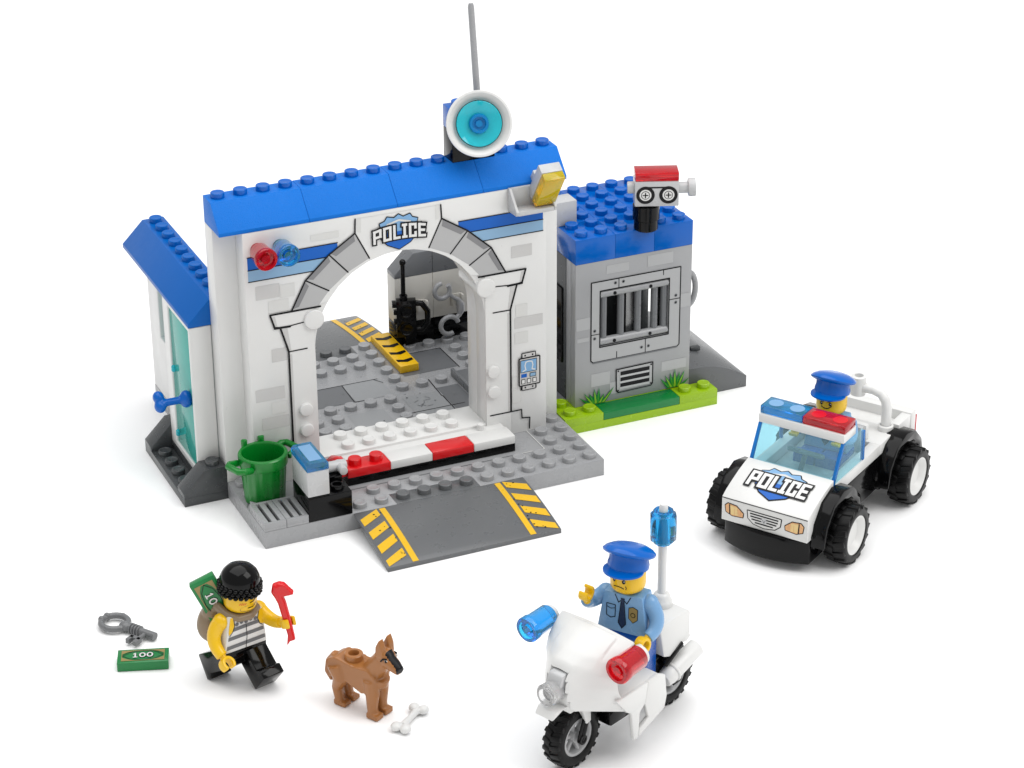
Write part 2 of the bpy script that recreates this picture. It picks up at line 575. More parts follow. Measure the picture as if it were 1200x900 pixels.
# ---- the arched front wall
def arch_poly():
    P = [(1, .8), (4, .8), (4, 6.8)]
    for i in range(1, 40):
        a = PI-PI*i/40
        P.append((8+4*math.cos(a), 6.8+4*math.sin(a)))
    P += [(12, 6.8), (12, .8), (15, .8), (15, 12.79), (1, 12.79)]
    return P
b = MB('white')
b.prism(arch_poly(), 'y', 4, 5.02)
P2 = arch_poly()
P2 = [(0.0 if p[0] == 1 else 16.0 if p[0] == 15 else p[0], p[1]) for p in P2]
b.prism(P2, 'y', 5.0, 6)
for x in (12.35, 3.42):
    for z in (3.17, 4.17):
        b.lathe([(.3, .02), (.3, -.185), (.275, -.21), (0, -.21)], (x, 4, z), (0, 1, 0), 24)
for x in (3.98, 12.02):     # hinge bosses under the arch ends
    b.lathe([(0, -.16), (.42, -.16), (.46, -.12), (.46, 1.9), (0, 1.9)], (x, 4, 8.35), (0, 1, 0), 24)
wall = station(b, 'arch_wall', bevel=.05)
# soft vertical edge of the corner column
b = MB('warm_white')
b.box(.02, .98, 4.98, 5.0, .82, 12.75)
# threshold with two rows of studs
b = MB('white')
b.box(4.0, 12.0, 4.0, 6.0, .8, 1.6)
b.box(4.75, 12.7, 3.4, 4.0, .8, 1.5)
for x in range(5, 11):
    b.stud(x+.5, 4.5, 1.6); b.stud(x+.5, 5.5, 1.6)
b.stud(11.6, 3.75, 1.3, .5, .16)
station(b, 'threshold', bevel=.04)

# ---- what is printed on the front wall
Dw = Decal(lambda a, c, h: (a, 4-h, c), base=.012)
# brick tints
for x0, z0, x1, z1, m_ in ((1.2, 4.89, 2.52, 5.48, 'grey_print'), (1.9, 4.2, 2.62, 4.76, 'pale_print'), (1.42, 3.5, 2.66, 4.08, 'grey_print'), (2.02, 6.66, 2.7, 7.27, 'grey_print'),
                           (1.45, 9.67, 2.52, 10.3, 'grey_print'), (2.54, 9.6, 3.2, 10.2, 'pale_print'), (1.98, 8.98, 2.9, 9.54, 'pale_print'),
                           (13.44, 6.04, 14.83, 6.57, 'grey_print'), (13.49, 6.61, 14.07, 7.2, 'pale_print'), (13.44, 5.28, 14.1, 5.84, 'pale_print'),
                           (13.3, 3.1, 13.55, 3.68, 'pale_print'), (13.3, 2.34, 13.72, 3.0, 'pale_print'), (4.0, 11.93, 5.28, 12.22, 'pale_print'), (13.3, 9.5, 14.3, 10.05, 'grey_print')):
    Dw.rect(x0, z0, x1, z1, m_, 0)
# blue bands
for x0, x1 in ((1.16, 5.2), (10.8, 14.84)):
    Dw.rect(x0, 11.1, x1, 11.68, 'stripe_blue', 0)
    Dw.rect(x0, 10.57, x1, 11.1, 'stripe_light', 1)
    for z in (11.68, 11.1, 10.57):
        Dw.stroke([(x0, z), (x1, z)], .045, 'ink', 2)
# arch stones
outL = [(3.0, 8.92), (3.68, 10.21), (4.79, 11.2), (6.0, 11.98)]
inL = [(4.2, 8.92), (4.72, 9.55), (5.62, 10.25), (6.62, 10.72)]
def mir(p): return (16-p[0], p[1])
for fl in (0, 1):
    F = mir if fl else (lambda p: p)
    # white field inside the stones hides the bands
    Dw.poly([F(q) for q in outL+[(6.05, 12.6), (8, 12.6), (8, 10.86)]+[(8-4.03*math.cos(a), 6.8+4.03*math.sin(a)) for a in (1.4, 1.2, 1.0, .8, .6)]+[(4.0, 8.92)]], 'white', 3)
    for i in range(3):
        a, b_, c, d_ = outL[i], outL[i+1], inL[i+1], inL[i]
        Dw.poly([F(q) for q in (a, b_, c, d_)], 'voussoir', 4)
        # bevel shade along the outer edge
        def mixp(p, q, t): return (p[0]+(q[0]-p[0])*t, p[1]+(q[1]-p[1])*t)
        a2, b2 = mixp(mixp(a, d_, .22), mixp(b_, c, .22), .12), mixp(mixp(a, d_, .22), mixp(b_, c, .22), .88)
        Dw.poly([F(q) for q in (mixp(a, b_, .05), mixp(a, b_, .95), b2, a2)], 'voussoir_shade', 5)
    Dw.stroke([F(q) for q in outL], .07, 'ink', 6)
    for i in (1, 2, 3):
        Dw.stroke([F(outL[i]), F(inL[i])], .06, 'ink', 6)
    Dw.stroke([F(q) for q in ((6.0, 11.98), (6.03, 12.62))], .07, 'ink', 6)
    Dw.poly([F(q) for q in ((6.1, 12.02), (6.28, 11.95), (6.3, 12.62), (6.1, 12.62))], 'pale_print', 4)
    # capital and pillar
    Dw.poly([F(q) for q in ((2.78, .95), (2.78, 7.03), (2.45, 8.23), (2.2, 8.25), (2.02, 8.9), (3.99, 8.9), (3.99, .95))], 'white', 3)
    Dw.poly([F(q) for q in ((2.12, 8.8), (2.24, 8.8), (2.32, 8.35), (2.25, 8.32))], 'grey_print', 4)
    Dw.poly([F(q) for q in ((2.55, 8.15), (2.78, 8.15), (2.9, 7.1), (2.82, 7.1))], 'grey_print', 4)
    Dw.rect(*((2.83, 1.6, 2.93, 6.9) if not fl else (13.07, 2.0, 13.17, 6.9)), 'grey_print', 4)
    Dw.stroke([F(q) for q in ((4.3, 8.9), (2.02, 8.9), (2.2, 8.28), (2.45, 8.24), (2.78, 7.05), (2.78, 2.0))], .085, 'ink', 6)
    Dw.stroke([F(q) for q in ((2.2, 8.27), (2.9, 8.25), (3.5, 8.3))], .05, 'ink', 6)
    Dw.stroke([F(q) for q in ((2.2, 8.24), (2.9, 8.22))], .09, 'ink', 6)
    Dw.stroke([F(q) for q in ((2.78, 7.04), (3.62, 7.05))], .055, 'ink', 6)
    Dw.stroke([F(q) for q in ((3.8, 1.98), (2.26, 1.98), (2.24, 1.55), (1.85, 1.5), (1.87, .95))], .06, 'ink', 6)
# keypad
Dk, Dw = Dw, Decal(lambda a, c, h: (a, 4-.002-h, c), base=.012)
Dw.poly([(13.7, 2.93), (14.5, 2.93), (14.5, 3.1), (13.7, 3.1)], 'ink', 4)
for z0, z1 in ((2.9, 3.2), (4.5, 4.8)):
    Dw.stroke([(13.8, z0+.05), (14.43, z0+.05), (14.43, z1-.05), (13.8, z1-.05)], .09, 'ink', 5, closed=True)
    Dw.rect(13.8, z0+.05, 14.43, z1-.05, 'grey_print', 6)
    for x in (13.93, 14.3): Dw.dot((x, (z0+z1)/2), .045, 'ink', 7, 8)
Dw.stroke([(13.66, 3.2), (14.62, 3.2), (14.62, 4.5), (13.66, 4.5)], .13, 'ink', 8, closed=True)
Dw.rect(13.66, 3.2, 14.62, 4.5, 'grey_print', 9)
Dw.rect(13.68, 3.82, 14.5, 4.45, 'ink', 10)
Dw.rect(13.71, 3.85, 14.47, 4.42, 'sky_print', 11)
Dw.stroke([(13.8, 3.9), (13.95, 3.95), (13.9, 4.15), (13.95, 4.33), (14.1, 4.36), (14.25, 4.33), (14.3, 4.15), (14.25, 3.95), (14.4, 3.9)], .05, 'white', 12)
Dw.rect(13.72, 3.58, 14.0, 3.76, 'stripe_blue', 11)
Dw.rect(14.14, 3.56, 14.46, 3.77, 'ink', 11); Dw.rect(14.17, 3.59, 14.43, 3.74, 'stripe_light', 12)
for x in (13.72, 14.0, 14.28):
    Dw.rect(x, 3.26, x+.2, 3.5, 'ink', 11); Dw.rect(x+.03, 3.29, x+.17, 3.47, 'white', 12)
Dw.build('keypad', wall); Dk.print_on(wall)
Ds = Decal(lambda a, c, h: (a, 4-.05-h, c), base=.012)
shield(Ds, 8.0, 11.72, 1.75, 1.42, 0)
police_text(Ds, 6.86, 9.18, lambda x: 11.36+.10*(1-((x-8)/1.2)**2), lambda x: .50+.05*(1-((x-8)/1.2)**2), .115, .25, 5)
Ds.build('police_sign', wall)

# ---- roof of the gateway
b = MB('blue_grain')
for k in range(4):
    x0, x1 = 4*k+.008, 4*k+3.992
    b.mat('blue_grain')
    b.prism([(4.0, 12.8), (6, 12.8), (6, 14.0), (5.0, 14.0), (4.0, 12.96)], 'x', x0, x1)
b.mat('blue')
for k in range(16):
    if k in (11, 12): continue
    b.stud(k+.5, 5.5, 14.0)
station(b, 'roof', bevel=.03)

# ---- left wing with glazed door
b = MB('dark_grey')
b.box(-2, 0, 5, 11, 0, .4)
b.box(-1, 0, 6, 10, .4, .8)
for y0 in (5, 10):
    b.prism([(-2, .4), (0, .4), (0, 1.6), (-1, 1.6), (-2, .6)], 'y', y0+.004, y0+.996)
    b.stud(-.5, y0+.5, 1.6)
for y in (6.5, 7.5, 8.5, 9.5):
    b.stud(-1.5, y, .4)
station(b, 'side_plinth', bevel=.03)
b = MB('white')
def frame(mb, x0, x1, y0, y1, z0, z1, oy0, oy1, oz0, oz1):
    holed(mb, 'y', y0, y1, z0, z1, (oy0, oy1, oz0, oz1), x0, x1)
frame(b, -1.0, 0, 6.0, 10.0, .8, 8.0, 6.22, 9.2, 1.12, 7.8)
dframe = station(b, 'door_frame', bevel=.05)
b = MB('white')
frame(b, 0, .9, 10.0, 16.0, .8, 8.0, 11.2, 14.4, 3.9, 7.6)
b.box(.1, .9, 6.05, 10.0, .8, 8.0)
station(b, 'side_wall', bevel=.05)
b = MB('teal_pane'); b.box(.3, .38, 11.2, 14.4, 3.9, 7.6)
station(b, 'window', bevel=0)
b = MB('teal_pane'); b.box(-.93, -.8, 6.24, 9.18, 1.14, 7.78)
door = station(b, 'door', bevel=.02)
for z in (1.5, 4.7):
    b = MB('clear_cyan'); b.cyl((-.98, 8.95, z), .1, .3, (0, 0, 1), 12)
    b.build('hinge', door, bevel=0)
b = MB('blue')     # bar handle standing off the door
hx, hy, hz = -1.0, 6.75, 4.35
b.ball((hx-.12, hy, hz), (.3, .36, .4), 18, 12)
b.tube([(hx-.2, hy, hz), (hx-1.25, hy-.02, hz+.02)], .17, 16)
b.ball((hx-1.3, hy+.22, hz+.22), (.26, .3, .28), 16, 10)
b.ball((hx-1.3, hy, hz-.12), (.27, .3, .3), 16, 10)
b.build('door_handle', door, bevel=0, remesh=.045, smoothit=4)
b = MB('roof_blue')
b.prism([(-1.02, 8.02), (1, 8.02), (1, 9.22), (0, 9.22), (-1.02, 8.2)], 'y', 6.0, 16.0)
for k in range(10):
    b.stud(.5, 6.5+k, 9.22)
station(b, 'side_roof', bevel=.03)

# ---- low wall at the back right of the yard
b = MB('black')
b.box(12, 16, 15, 16, .8, 2.0); b.box(12.3, 12.8, 14.5, 15.02, .82, 1.58)
b.mat('warm_white')
b.box(12, 13.994, 15, 16, 2.0, 4.4); b.box(14.006, 16, 15, 16, 2.0, 4.4)
for x in (13.2, 15.1):      # clips that carry the gear
    b.box(x-.18, x-.06, 14.65, 15.02, 2.5, 3.1); b.box(x+.3, x+.42, 14.65, 15.02, 2.5, 3.1); b.box(x-.18, x+.42, 14.93, 15.02, 2.4, 3.1)
b.mat('mid_grey')
b.prism([(12, 4.4), (13.994, 4.4), (13.994, 5.6), (13, 5.6), (12, 4.6)], 'y', 15.0, 16.0)
b.box(14.006, 16, 15, 16, 4.4, 5.6)
station(b, 'back_wall', bevel=.03)
# ---- hazard tile in the yard
b = MB('hazard_yellow'); b.box(11.02, 11.98, 12.02, 15.98, .82, 1.2)
t = station(b, 'hazard_tile', bevel=.03)
D = Decal(lambda a, c, h: (a, c, 1.2+h))
for k in range(4):
    y = 12.55+k*.92
    D.poly([(11.1, y), (11.55, y-.18), (11.9, y-.02), (11.9, y+.22), (11.45, y+.12), (11.1, y+.28)], 'ink', 0)
D.print_on(t)
# ---- grilles at the front left corner
for x0 in (0, 1):
    b = MB('light_grey')
    b.box(x0+.01, x0+.99, .01, 1.99, .81, .93)
    for k in range(3):
        xx = x0+.01+k*.375
        b.box(xx, xx+.23, .14, 1.86, .93, 1.19)
    b.box(x0+.01, x0+.99, .01, .14, .93, 1.19); b.box(x0+.01, x0+.99, 1.86, 1.99, .93, 1.19)
    b.mat('ink')
    b.box(x0+.05, x0+.95, .15, 1.85, .93, .95)  # dark sheet painted into the slots for the shade between the bars
    station(b, 'floor_grille', bevel=.02)

# ---- two round lamps on the wall
def wall_lamp(x, z, mat, col):
    t = thing('wall_lamp', 'round '+col+' warning lamp on the wall under the blue roof', 'lamp', (x, 4, z), 0, 'round lamps on the wall')
    b = MB(mat)
    b.lathe([(0, 0), (.3, 0), (.32, -.25), (.40, -.28), (.43, -.35), (.47, -1.02), (.49, -1.06), (.49, -1.24), (.46, -1.28), (.36, -1.28), (.34, -1.1), (.2, -1.08), (.19, -1.2), (0, -1.2)], (0, 0, 0), (0, 1, 0), 32)
    b.build('lens', t, bevel=0)
    b = MB('silver'); b.cyl((0, -.02, 0), .2, .02, (0, -1, 0), 16, .005)
    b.build('mount', t, bevel=0)
    return t
wall_lamp(1.62, 11.99, 'clear_red', 'red')
wall_lamp(2.62, 11.99, 'clear_blue', 'blue')

# ---- tilted yellow floodlight
t = thing('floodlight', 'tilted yellow floodlight on a white bracket below the roof edge', 'lamp', (13.9, 4, 12.2))
b = MB('silver')
b.M = Matrix.Translation((-13.9, -4, -12.2))
b.prism([(4.0, 11.75), (4.0, 12.85), (3.85, 12.85), (3.05, 12.0), (3.1, 11.82)], 'x', 13.15, 13.28)
b.prism([(4.0, 11.75), (4.0, 12.85), (3.85, 12.85), (3.05, 12.0), (3.1, 11.82)], 'x', 14.98, 15.1)
b.prism([(4.0, 11.75), (4.0, 11.95), (3.1, 12.0), (3.1, 11.8)], 'x', 13.28, 14.98)
b.box(13.28, 14.98, 3.86, 4.0, 11.9, 12.85)
b.build('bracket', t, bevel=.02)
# lamp head: a 1 x 2 block leaning out over its bracket and shining down and out
lx, ly, lz = Vector((1, 0, 0)), Vector((0, -.82, -.57)), Vector((0, -.57, .82))     # across, shining way, up the block
Mh = Matrix((lx, -ly, lz)).transposed().to_4x4()
Mh = Matrix.Translation(Vector((14.62, 2.75, 12.83))-Vector((13.9, 4, 12.2))) @ Mh
b = MB('silver'); b.M = Mh
b.box(-.5, .5, .41, .88, -.97, .97)
b.box(-.3, .3, .88, 1.35, -.75, -.1)
b.build('lamp_head', t, bevel=.03)
b = MB('clear_yellow'); b.M = Mh
b.box(-.5, .5, .0, .405, -.97, .97)
b.build('lens', t, bevel=.06)

# ---- radar dish with antenna on the ridge
t = thing('radar_dish', 'white and cyan round dish with a tall grey antenna on the roof ridge', 'dish', (12, 5.5, 14.0))
Tm = Matrix.Translation((-12, -5.5, -14.0))
b = MB('black'); b.M = Tm; b.box(11.0, 13.0, 5.0, 6.0, 14.0, 15.4); b.build('support', t, bevel=.03)
b = MB('blue'); b.M = Tm; b.box(11.0, 13.0, 5.0, 6.0, 15.41, 16.4)
b.stud(11.5, 5.5, 16.4); b.stud(12.5, 5.5, 16.4); b.build('block', t, bevel=.03)
dn = Vector((-.24, -.93, .27)).normalized()
dc = Vector((12.0-12, 4.45-5.5, 15.85-14))
b = MB('white')
b.lathe([(0, -.35), (.5, -.33), (.95, -.2), (1.25, .02), (1.41, .2), (1.44, .26), (1.42, .31), (1.34, .31), (1.17, .14), (1.03, .05), (.85, -.05), (0, -.1)], dc, dn, 64)
b.build('dish', t, bevel=0)
b = MB('clear_cyan')
b.lathe([(0, .0), (.3, .0), (.75, .1), (.98, .2), (1.0, .24), (.97, .26), (.7, .17), (.35, .1), (0, .1)], dc, dn, 64)
b.mat('ink'); b.lathe([(.985, .21), (1.02, .235), (1.0, .255), (.985, .24)], dc, dn, 64, closed=True)
b.build('inner_dish', t, bevel=0)
b = MB('lens_blue')
b.lathe([(0, .1), (.42, .1), (.44, .2), (.40, .3), (.30, .3), (.27, .18), (.16, .16), (.15, .24), (0, .24)], dc, dn, 36)
b.build('centre_lens', t, bevel=0)
b = MB('light_grey'); b.M = Tm
b.tube([(12.43, 5.5, 16.5), (12.40, 5.5, 17.0), (12.18, 5.5, 20.72), (12.18, 5.5, 20.86)], [.21, .15, .135, .1], 16)
b.lathe([(.3, 0), (.3, .25), (.18, .38), (0, .38)], (12.45, 5.5, 16.4), (0, 0, 1), 20)
b.build('antenna', t, bevel=0)

# ================================================================== JAIL
JX, JY = 16.03, 4.2
jt = thing('jail_block', 'grey toy brick jail cell with barred window, studded blue roof and green base', 'building', (JX+4, JY+4, 0))
JT = Matrix.Translation((-4, -4, 0))    # local: x 0..8 (lime), y 0 = lime front
def jb(m): 
    q = MB(m); q.M = JT; return q
b = jb('lime')
b.box(0.03, 8, 0, 2.0, 0, .4)
b.box(0.03, 2, 0, 2.0, .4, .8); b.box(6, 8, 0, 1.0, .4, .8); b.box(2, 6, 1.0, 2.0, .4, .8); b.box(6, 7, 1, 2, .4, .8)
for x, y in ((.5, .5), (1.5, .5), (.5, 1.5), (6.5, .5), (7.5, .5)):
    b.stud(x, y, .8)
b.build('grass_base', jt, bevel=.03)
b = jb('green'); b.box(2.01, 5.99, .0, .99, .405, .8); b.build('green_tile', jt, bevel=.03)
b = jb('mid_grey'); b.box(.0, 7.5, 2.0, 8.2, 0, .8); b.build('cell_floor', jt, bevel=.03)
b = jb('wall_grey')      # front wall with window opening; x 1..7, y 1..1.4
WX0, WX1, WZ0, WZ1 = 2.25, 5.82, 3.68, 6.52
holed(b, 'x', 1, 7, .8, 8.0, (WX0, WX1, WZ0, WZ1), 1, 1.5)
b.box(1.003, 1.4, 1.49, 2, .8, 8.0); b.box(6.6, 6.997, 1.49, 2, .8, 8.0)
jw = b.build('front_wall', jt, bevel=.04)
b = jb('dark_grey')  # dark colour puts the cell's dim inside and shaded side into the walls
b.box(1.0, 1.4, 2.02, 7, .8, 8.0)
b.box(1.4, 6.45, 6.6, 7, .8, 8.0); b.box(6.6, 7.0, 2.02, 4.3, .8, 8.0); b.box(6.6, 7.0, 5.3, 7.0, .8, 8.0)  # dark panels added to darken the view behind the bars
b.mat('black'); b.box(.9, 1.0, 2.3, 6.9, 2.6, 6.4)  # black sheet painted in for the darkness of the open side
b.build('side_wall', jt, bevel=.03)
b = jb('light_grey')
b.tube([(6.95, 1.4, 6.45)]+[(7.0+.42*math.sin(PI*k/12), 1.4, 5.6+.85*math.cos(PI*k/12)) for k in range(13)]+[(6.95, 1.4, 4.75)], .14, 12)
b.tube([(7.0, 2.0, 6.2), (7.2, 2.0, 6.1), (7.2, 2.0, 5.0), (7.0, 2.0, 4.9)], .11, 10)
b.build('side_ring', jt, bevel=0)
b = jb('blue')
for (x0, x1, y0, y1) in ((1, 3, 1, 3), (3, 5, 1, 3), (5, 7, 1, 3), (1, 3, 3, 7), (3, 5, 3, 7), (5, 7, 3, 7)):
    b.box(x0+.006, x1-.006, y0+.006, y1-.006, 8.0, 9.2)
for x in range(1, 7):
    for y in range(1, 7):
        if (x, y) in ((3, 1), (4, 1)) and x == 4: continue
        if (x, y) in ((1, 3), (1, 4)): continue
        b.stud(x+.5, y+.5, 9.2)
b.build('roof', jt, bevel=.03)
b = jb('silver'); b.box(.4, 1.94, 2.85, 3.8, 9.21, 10.38)
b.build('white_block', jt, bevel=.03)
b = jb('clear_blue'); b.box(.6, 1.6, 3.85, 4.8, 9.22, 10.4); b.stud(1.1, 4.3, 10.4)
b.build('blue_block', jt, bevel=.03)
# bars
b = jb('mid_grey')
for cx in (2.52, 3.42, 4.3, 5.16, 5.66):
    b.tube([(cx, 1.22, WZ0+.1), (cx, 1.22, WZ1-.1)], .17, 14)
b.mat('light_grey')
for z in (WZ0+.22, WZ1-.22):
    b.tube([(WX0+.02, 1.16, z), (WX1-.02, 1.16, z)], .19, 14)
b.mat('ink')
for x in (3.0, 4.85):
    for z in (WZ0+.22, WZ1-.22):
        b.lathe([(.085, 0), (.085, -.03), (0, -.03)], (x, .985, z), (0, 1, 0), 12)
b.build('window_bars', jt, bevel=0)
# prints on the jail wall
D = Decal(lambda a, c, h: (a+JT.translation.x, 1+JT.translation.y-h, c))
def J(x): return x-16.0
for x0, z0, x1, z1 in ((18.56, 7.3, 19.72, 7.72), (20.67, 7.28, 21.99, 7.84), (21.5, 1.78, 22.82, 2.28), (17.83, 1.7, 18.8, 2.36), (18.8, 1.15, 19.17, 1.75), (17.05, 4.7, 17.75, 5.3), (22.4, 4.9, 22.95, 5.6), (17.1, 4.1, 17.7, 4.3)):
    D.rect(J(x0), z0, J(x1), z1, 'panel_grey', 0)
fr = [(1.82, 7.0), (6.38, 7.0), (6.38, 3.1), (6.28, 3.0), (1.95, 2.95), (1.82, 3.1)]
# frame plate with opening: four bars
for q in ((1.8, WZ1, 6.4, 7.0), (1.8, 2.98, 6.4, WZ0), (1.8, WZ0, WX0, WZ1), (WX1, WZ0, 6.4, WZ1)):
    D.rect(*q, 'panel_grey', 1)
D.stroke([(1.8, 7.0), (6.4, 7.0), (6.4, 3.06), (6.3, 2.96), (1.9, 2.96), (1.8, 3.06)], .055, 'ink', 2, closed=True)
D.stroke([(6.28, 2.93), (1.92, 2.93)], .07, 'floor_print', 2)
D.stroke([(WX0, WZ0), (WX1, WZ0), (WX1, WZ1), (WX0, WZ1)], .06, 'ink', 2, closed=True)
for s_ in ([(3.2, 7.0), (3.2, WZ1)], [(4.62, 2.98), (4.62, WZ0)], [(5.85, 5.42), (6.38, 5.42)], [(1.82, 4.37), (2.25, 4.37)], [(5.5, 7.0), (5.5, 6.75)], [(3.13, 3.0), (3.13, 3.3)]):
    D.stroke(s_, .04, 'ink', 2)
for c in ((3.02, 6.8), (3.43, 6.8), (6.17, 5.59), (6.17, 5.23), (4.78, 3.27), (4.42, 3.27), (1.98, 4.56), (1.98, 4.17)):
    D.dot(c, .08, 'floor_print', 2); D.dot(c, .04, 'ink', 3)
# vent
Dj, D = D, Decal(lambda a, c, h: (a+JT.translation.x, 1+JT.translation.y-h, c))
D.poly([(3.12, 2.36), (5.03, 2.39), (5.03, 1.3), (4.95, 1.2), (3.24, 1.16), (3.14, 1.26)], 'panel_grey', 3)
D.stroke([(3.12, 2.36), (5.03, 2.39), (5.03, 1.3), (4.95, 1.2), (3.24, 1.16), (3.14, 1.26)], .06, 'ink', 4, closed=True)
D.stroke([(3.28, 1.2), (4.93, 1.24)], .06, 'floor_print', 5)
for k in range(3):
    z = 2.12-.3*k
    D.rect(3.34, z-.09, 4.86, z+.1, 'ink', 5)
    D.rect(3.3, z-.2, 4.83, z-.1, 'silver', 6)
for c in ((3.22, 2.27), (4.94, 2.29), (3.22, 1.27), (4.94, 1.32)): D.dot(c, .045, 'ink', 6, 8)
D.build('vent', jw)
# grass tufts
def tuft(x0, z0, w_, h, n, seed):
    rr = random.Random(seed)
    for i in range(n):
        t_ = i/(n-1)
        bx = x0+w_*(.25+.5*t_)
        lean = (t_-.5)*w_*.9
        hh = h*(.45+.55*rr.random())*(1-.5*abs(t_-.5))
        D.poly([(bx-.11, z0), (bx+.11, z0), (bx+lean*.5+.1, z0+hh*.5), (bx+lean, z0+hh), (bx+lean*.5-.08, z0+hh*.5)], 'green', 7)
        D.poly([(bx-.05, z0+.02), (bx+.07, z0+.02), (bx+lean*.5+.04, z0+hh*.5), (bx+lean*.9, z0+hh*.85), (bx+lean*.5-.03, z0+hh*.5)], 'leaf_light' if i % 2 else 'leaf', 8)
for a_ in ((1.45, .83, 1.3, 1.05, 8, 3), (5.65, .86, 1.1, .98, 7, 5)):
    D = Decal(lambda a, c, h: (a+JT.translation.x, 1+JT.translation.y-h, c))
    tuft(*a_)
    D.build('grass_tuft', jw)
Dj.print_on(jw)
# ramp on the far side of the jail
mb = MB('ramp_grey')
prof = [(0, 0), (0, 1.55), (.9, 1.5)]
for i in range(1, 11):
    t_ = i/10
    prof.append((.9+2.45*t_, .58+(1.5-.58)*(1-t_**1.7)))
prof += [(3.35, 0)]
mb.M = Matrix.Translation((6.85-4, 0, 0))
mb.prism(prof, 'y', 5.3-4.2-4, 5.3-4.2-4+7.2)
mb.build('ramp', jt, bevel=.03)
b = MB('dark_grey'); b.M = Matrix.Translation((-JX-4, -JY-4, 0))
b.box(23.2, 23.9, 8.6, 9.5, 1.5, 1.95); b.tube([(24.0, 7.6, 1.62), (24.4, 8.6, 1.62)], .12, 10); b.box(24.2, 24.7, 7.2, 7.5, 1.4, 1.62)
b.build('ramp_clip', jt, bevel=.03)

# ---- surveillance camera on the jail roof
cx_, cy_ = 20.55, 5.15
t = thing('security_camera', 'white camera block with two reels and a red cap on the jail roof', 'camera', (cx_, cy_, 9.2), math.radians(-22))
b = MB('black')
b.lathe([(0, 0), (.5, 0), (.56, .06), (.56, .5), (.62, .55), (.62, 1.2), (.45, 1.25), (0, 1.25)], (0, 0, 0.02), (0, 0, 1), 32)
b.build('swivel', t, bevel=0)
ox = .15
b = MB('silver'); b.box(ox-.72, ox+1.28, -.5, .5, 1.3, 2.5)
b.lathe([(0, 0), (.28, 0), (.28, .3), (0, .3)], (ox-.72, 0, 2.05), (-1, 0, 0), 20)
body = b.build('housing', t, bevel=.04)
b = MB('silver')
b.lathe([(0, 0), (.26, 0), (.26, .42), (.40, .46), (.42, .5), (.42, .78), (.34, .8), (.3, .7), (0, .7)], (ox+1.28, 0, 2.0), (1, 0, .03), 28)
b.build('nozzle', t, bevel=0)
b = MB('clear_red'); b.box(ox-.71, ox+1.27, -.49, .49, 2.52, 2.92)
b.build('red_cap', t, bevel=.04)
D = Decal(lambda a, c, h: (a, -.5-h, c))
xa, xb_, zc = ox-.24, ox+.8, 1.86
D.stroke([(xa, zc+.36), (xb_, zc+.36)], .07, 'ink', 0)
for x in (xa, xb_):
    D.dot((x, zc), .42, 'ink', 1, 28); D.dot((x, zc), .27, 'white', 2, 24); D.dot((x, zc), .2, 'ink', 3, 20); D.dot((x, zc), .17, 'white', 4, 20)
    D.rect(x-.13, zc-.025, x+.13, zc+.025, 'ink', 5); D.rect(x-.025, zc-.13, x+.025, zc+.13, 'ink', 6)
D.print_on(body)

# ================================================================== BARRIER
t = thing('barrier_gate', 'lowered red and white striped barrier arm across the gateway', 'barrier', (4.2, 2.9, .8))
TB = Matrix.Translation((-4.2, -2.9, -.8))
b = MB('black'); b.M = TB; b.box(4.7, 12.72, 2.38, 3.36, .82, 1.2)
arm = b.build('arm', t, bevel=.03)
for x0, x1, m_, stud in ((4.7, 6.7, 'red', 1), (6.71, 8.7, 'white', 0), (8.71, 10.7, 'red', 0), (10.71, 12.72, 'white', 0)):
    b = MB(m_); b.M = TB; b.box(x0, x1-.005, 2.37, 3.37, 1.205, 1.6)
    if stud:
        b.stud(5.2, 2.87, 1.6, .3); b.stud(6.2, 2.87, 1.6, .3)
    b.build('red_stripe' if m_ == 'red' else 'white_stripe', arm, bevel=.035)
b = MB('red'); b.M = TB
b.tube([(4.15, 1.9, 2.35), (4.15, 2.75, 2.0)], [.26, .28], 14); b.box(4.0, 4.7, 2.5, 3.2, 1.25, 1.95)
b.mat('silver'); b.tube([(4.0, .95, 2.4), (4.0, 1.75, 2.4)], [.19, .22], 16)
b.tube([(3.3, 1.55, 2.42), (4.3, 1.55, 2.42)], .24, 14)
b.build('pivot', t, bevel=.03)
t = thing('gate_post', 'short black and grey post with a square blue lamp beside the barrier', 'post', (3, 1, .8))
TP = Matrix.Translation((-3, -1, -.8))
b = MB('black'); b.M = TP
b.box(2.01, 3.99, .01, 1.99, .82, 1.93); b.box(2.01, 2.99, .01, 1.99, 1.93, 2.0)
b.lathe([(.3, 0), (.3, .2), (.2, .2), (.2, .03), (0, .03)], (3.5, .5, 1.93), (0, 0, 1), 20)
b.box(3.05, 3.95, 1.05, 1.95, 1.93, 2.2)
b.build('foot', t, bevel=.03)
b = MB('silver'); b.M = TP; b.box(2.01, 2.99, .01, 1.99, 2.005, 3.2); b.build('housing', t, bevel=.03)
b = MB('clear_blue'); b.M = TP; b.prism([(2.0, 3.21), (3.0, 3.21), (3.0, 3.5), (2.9, 3.6), (2.1, 3.6), (2.0, 3.5)], 'y', 0, 2)
bl = b.build('blue_lamp', t, bevel=.03)
b = MB('sky_print'); b.M = TP; b.box(2.22, 2.78, .25, 1.75, 3.602, 3.612); b.build('lamp_window', bl, bevel=0)

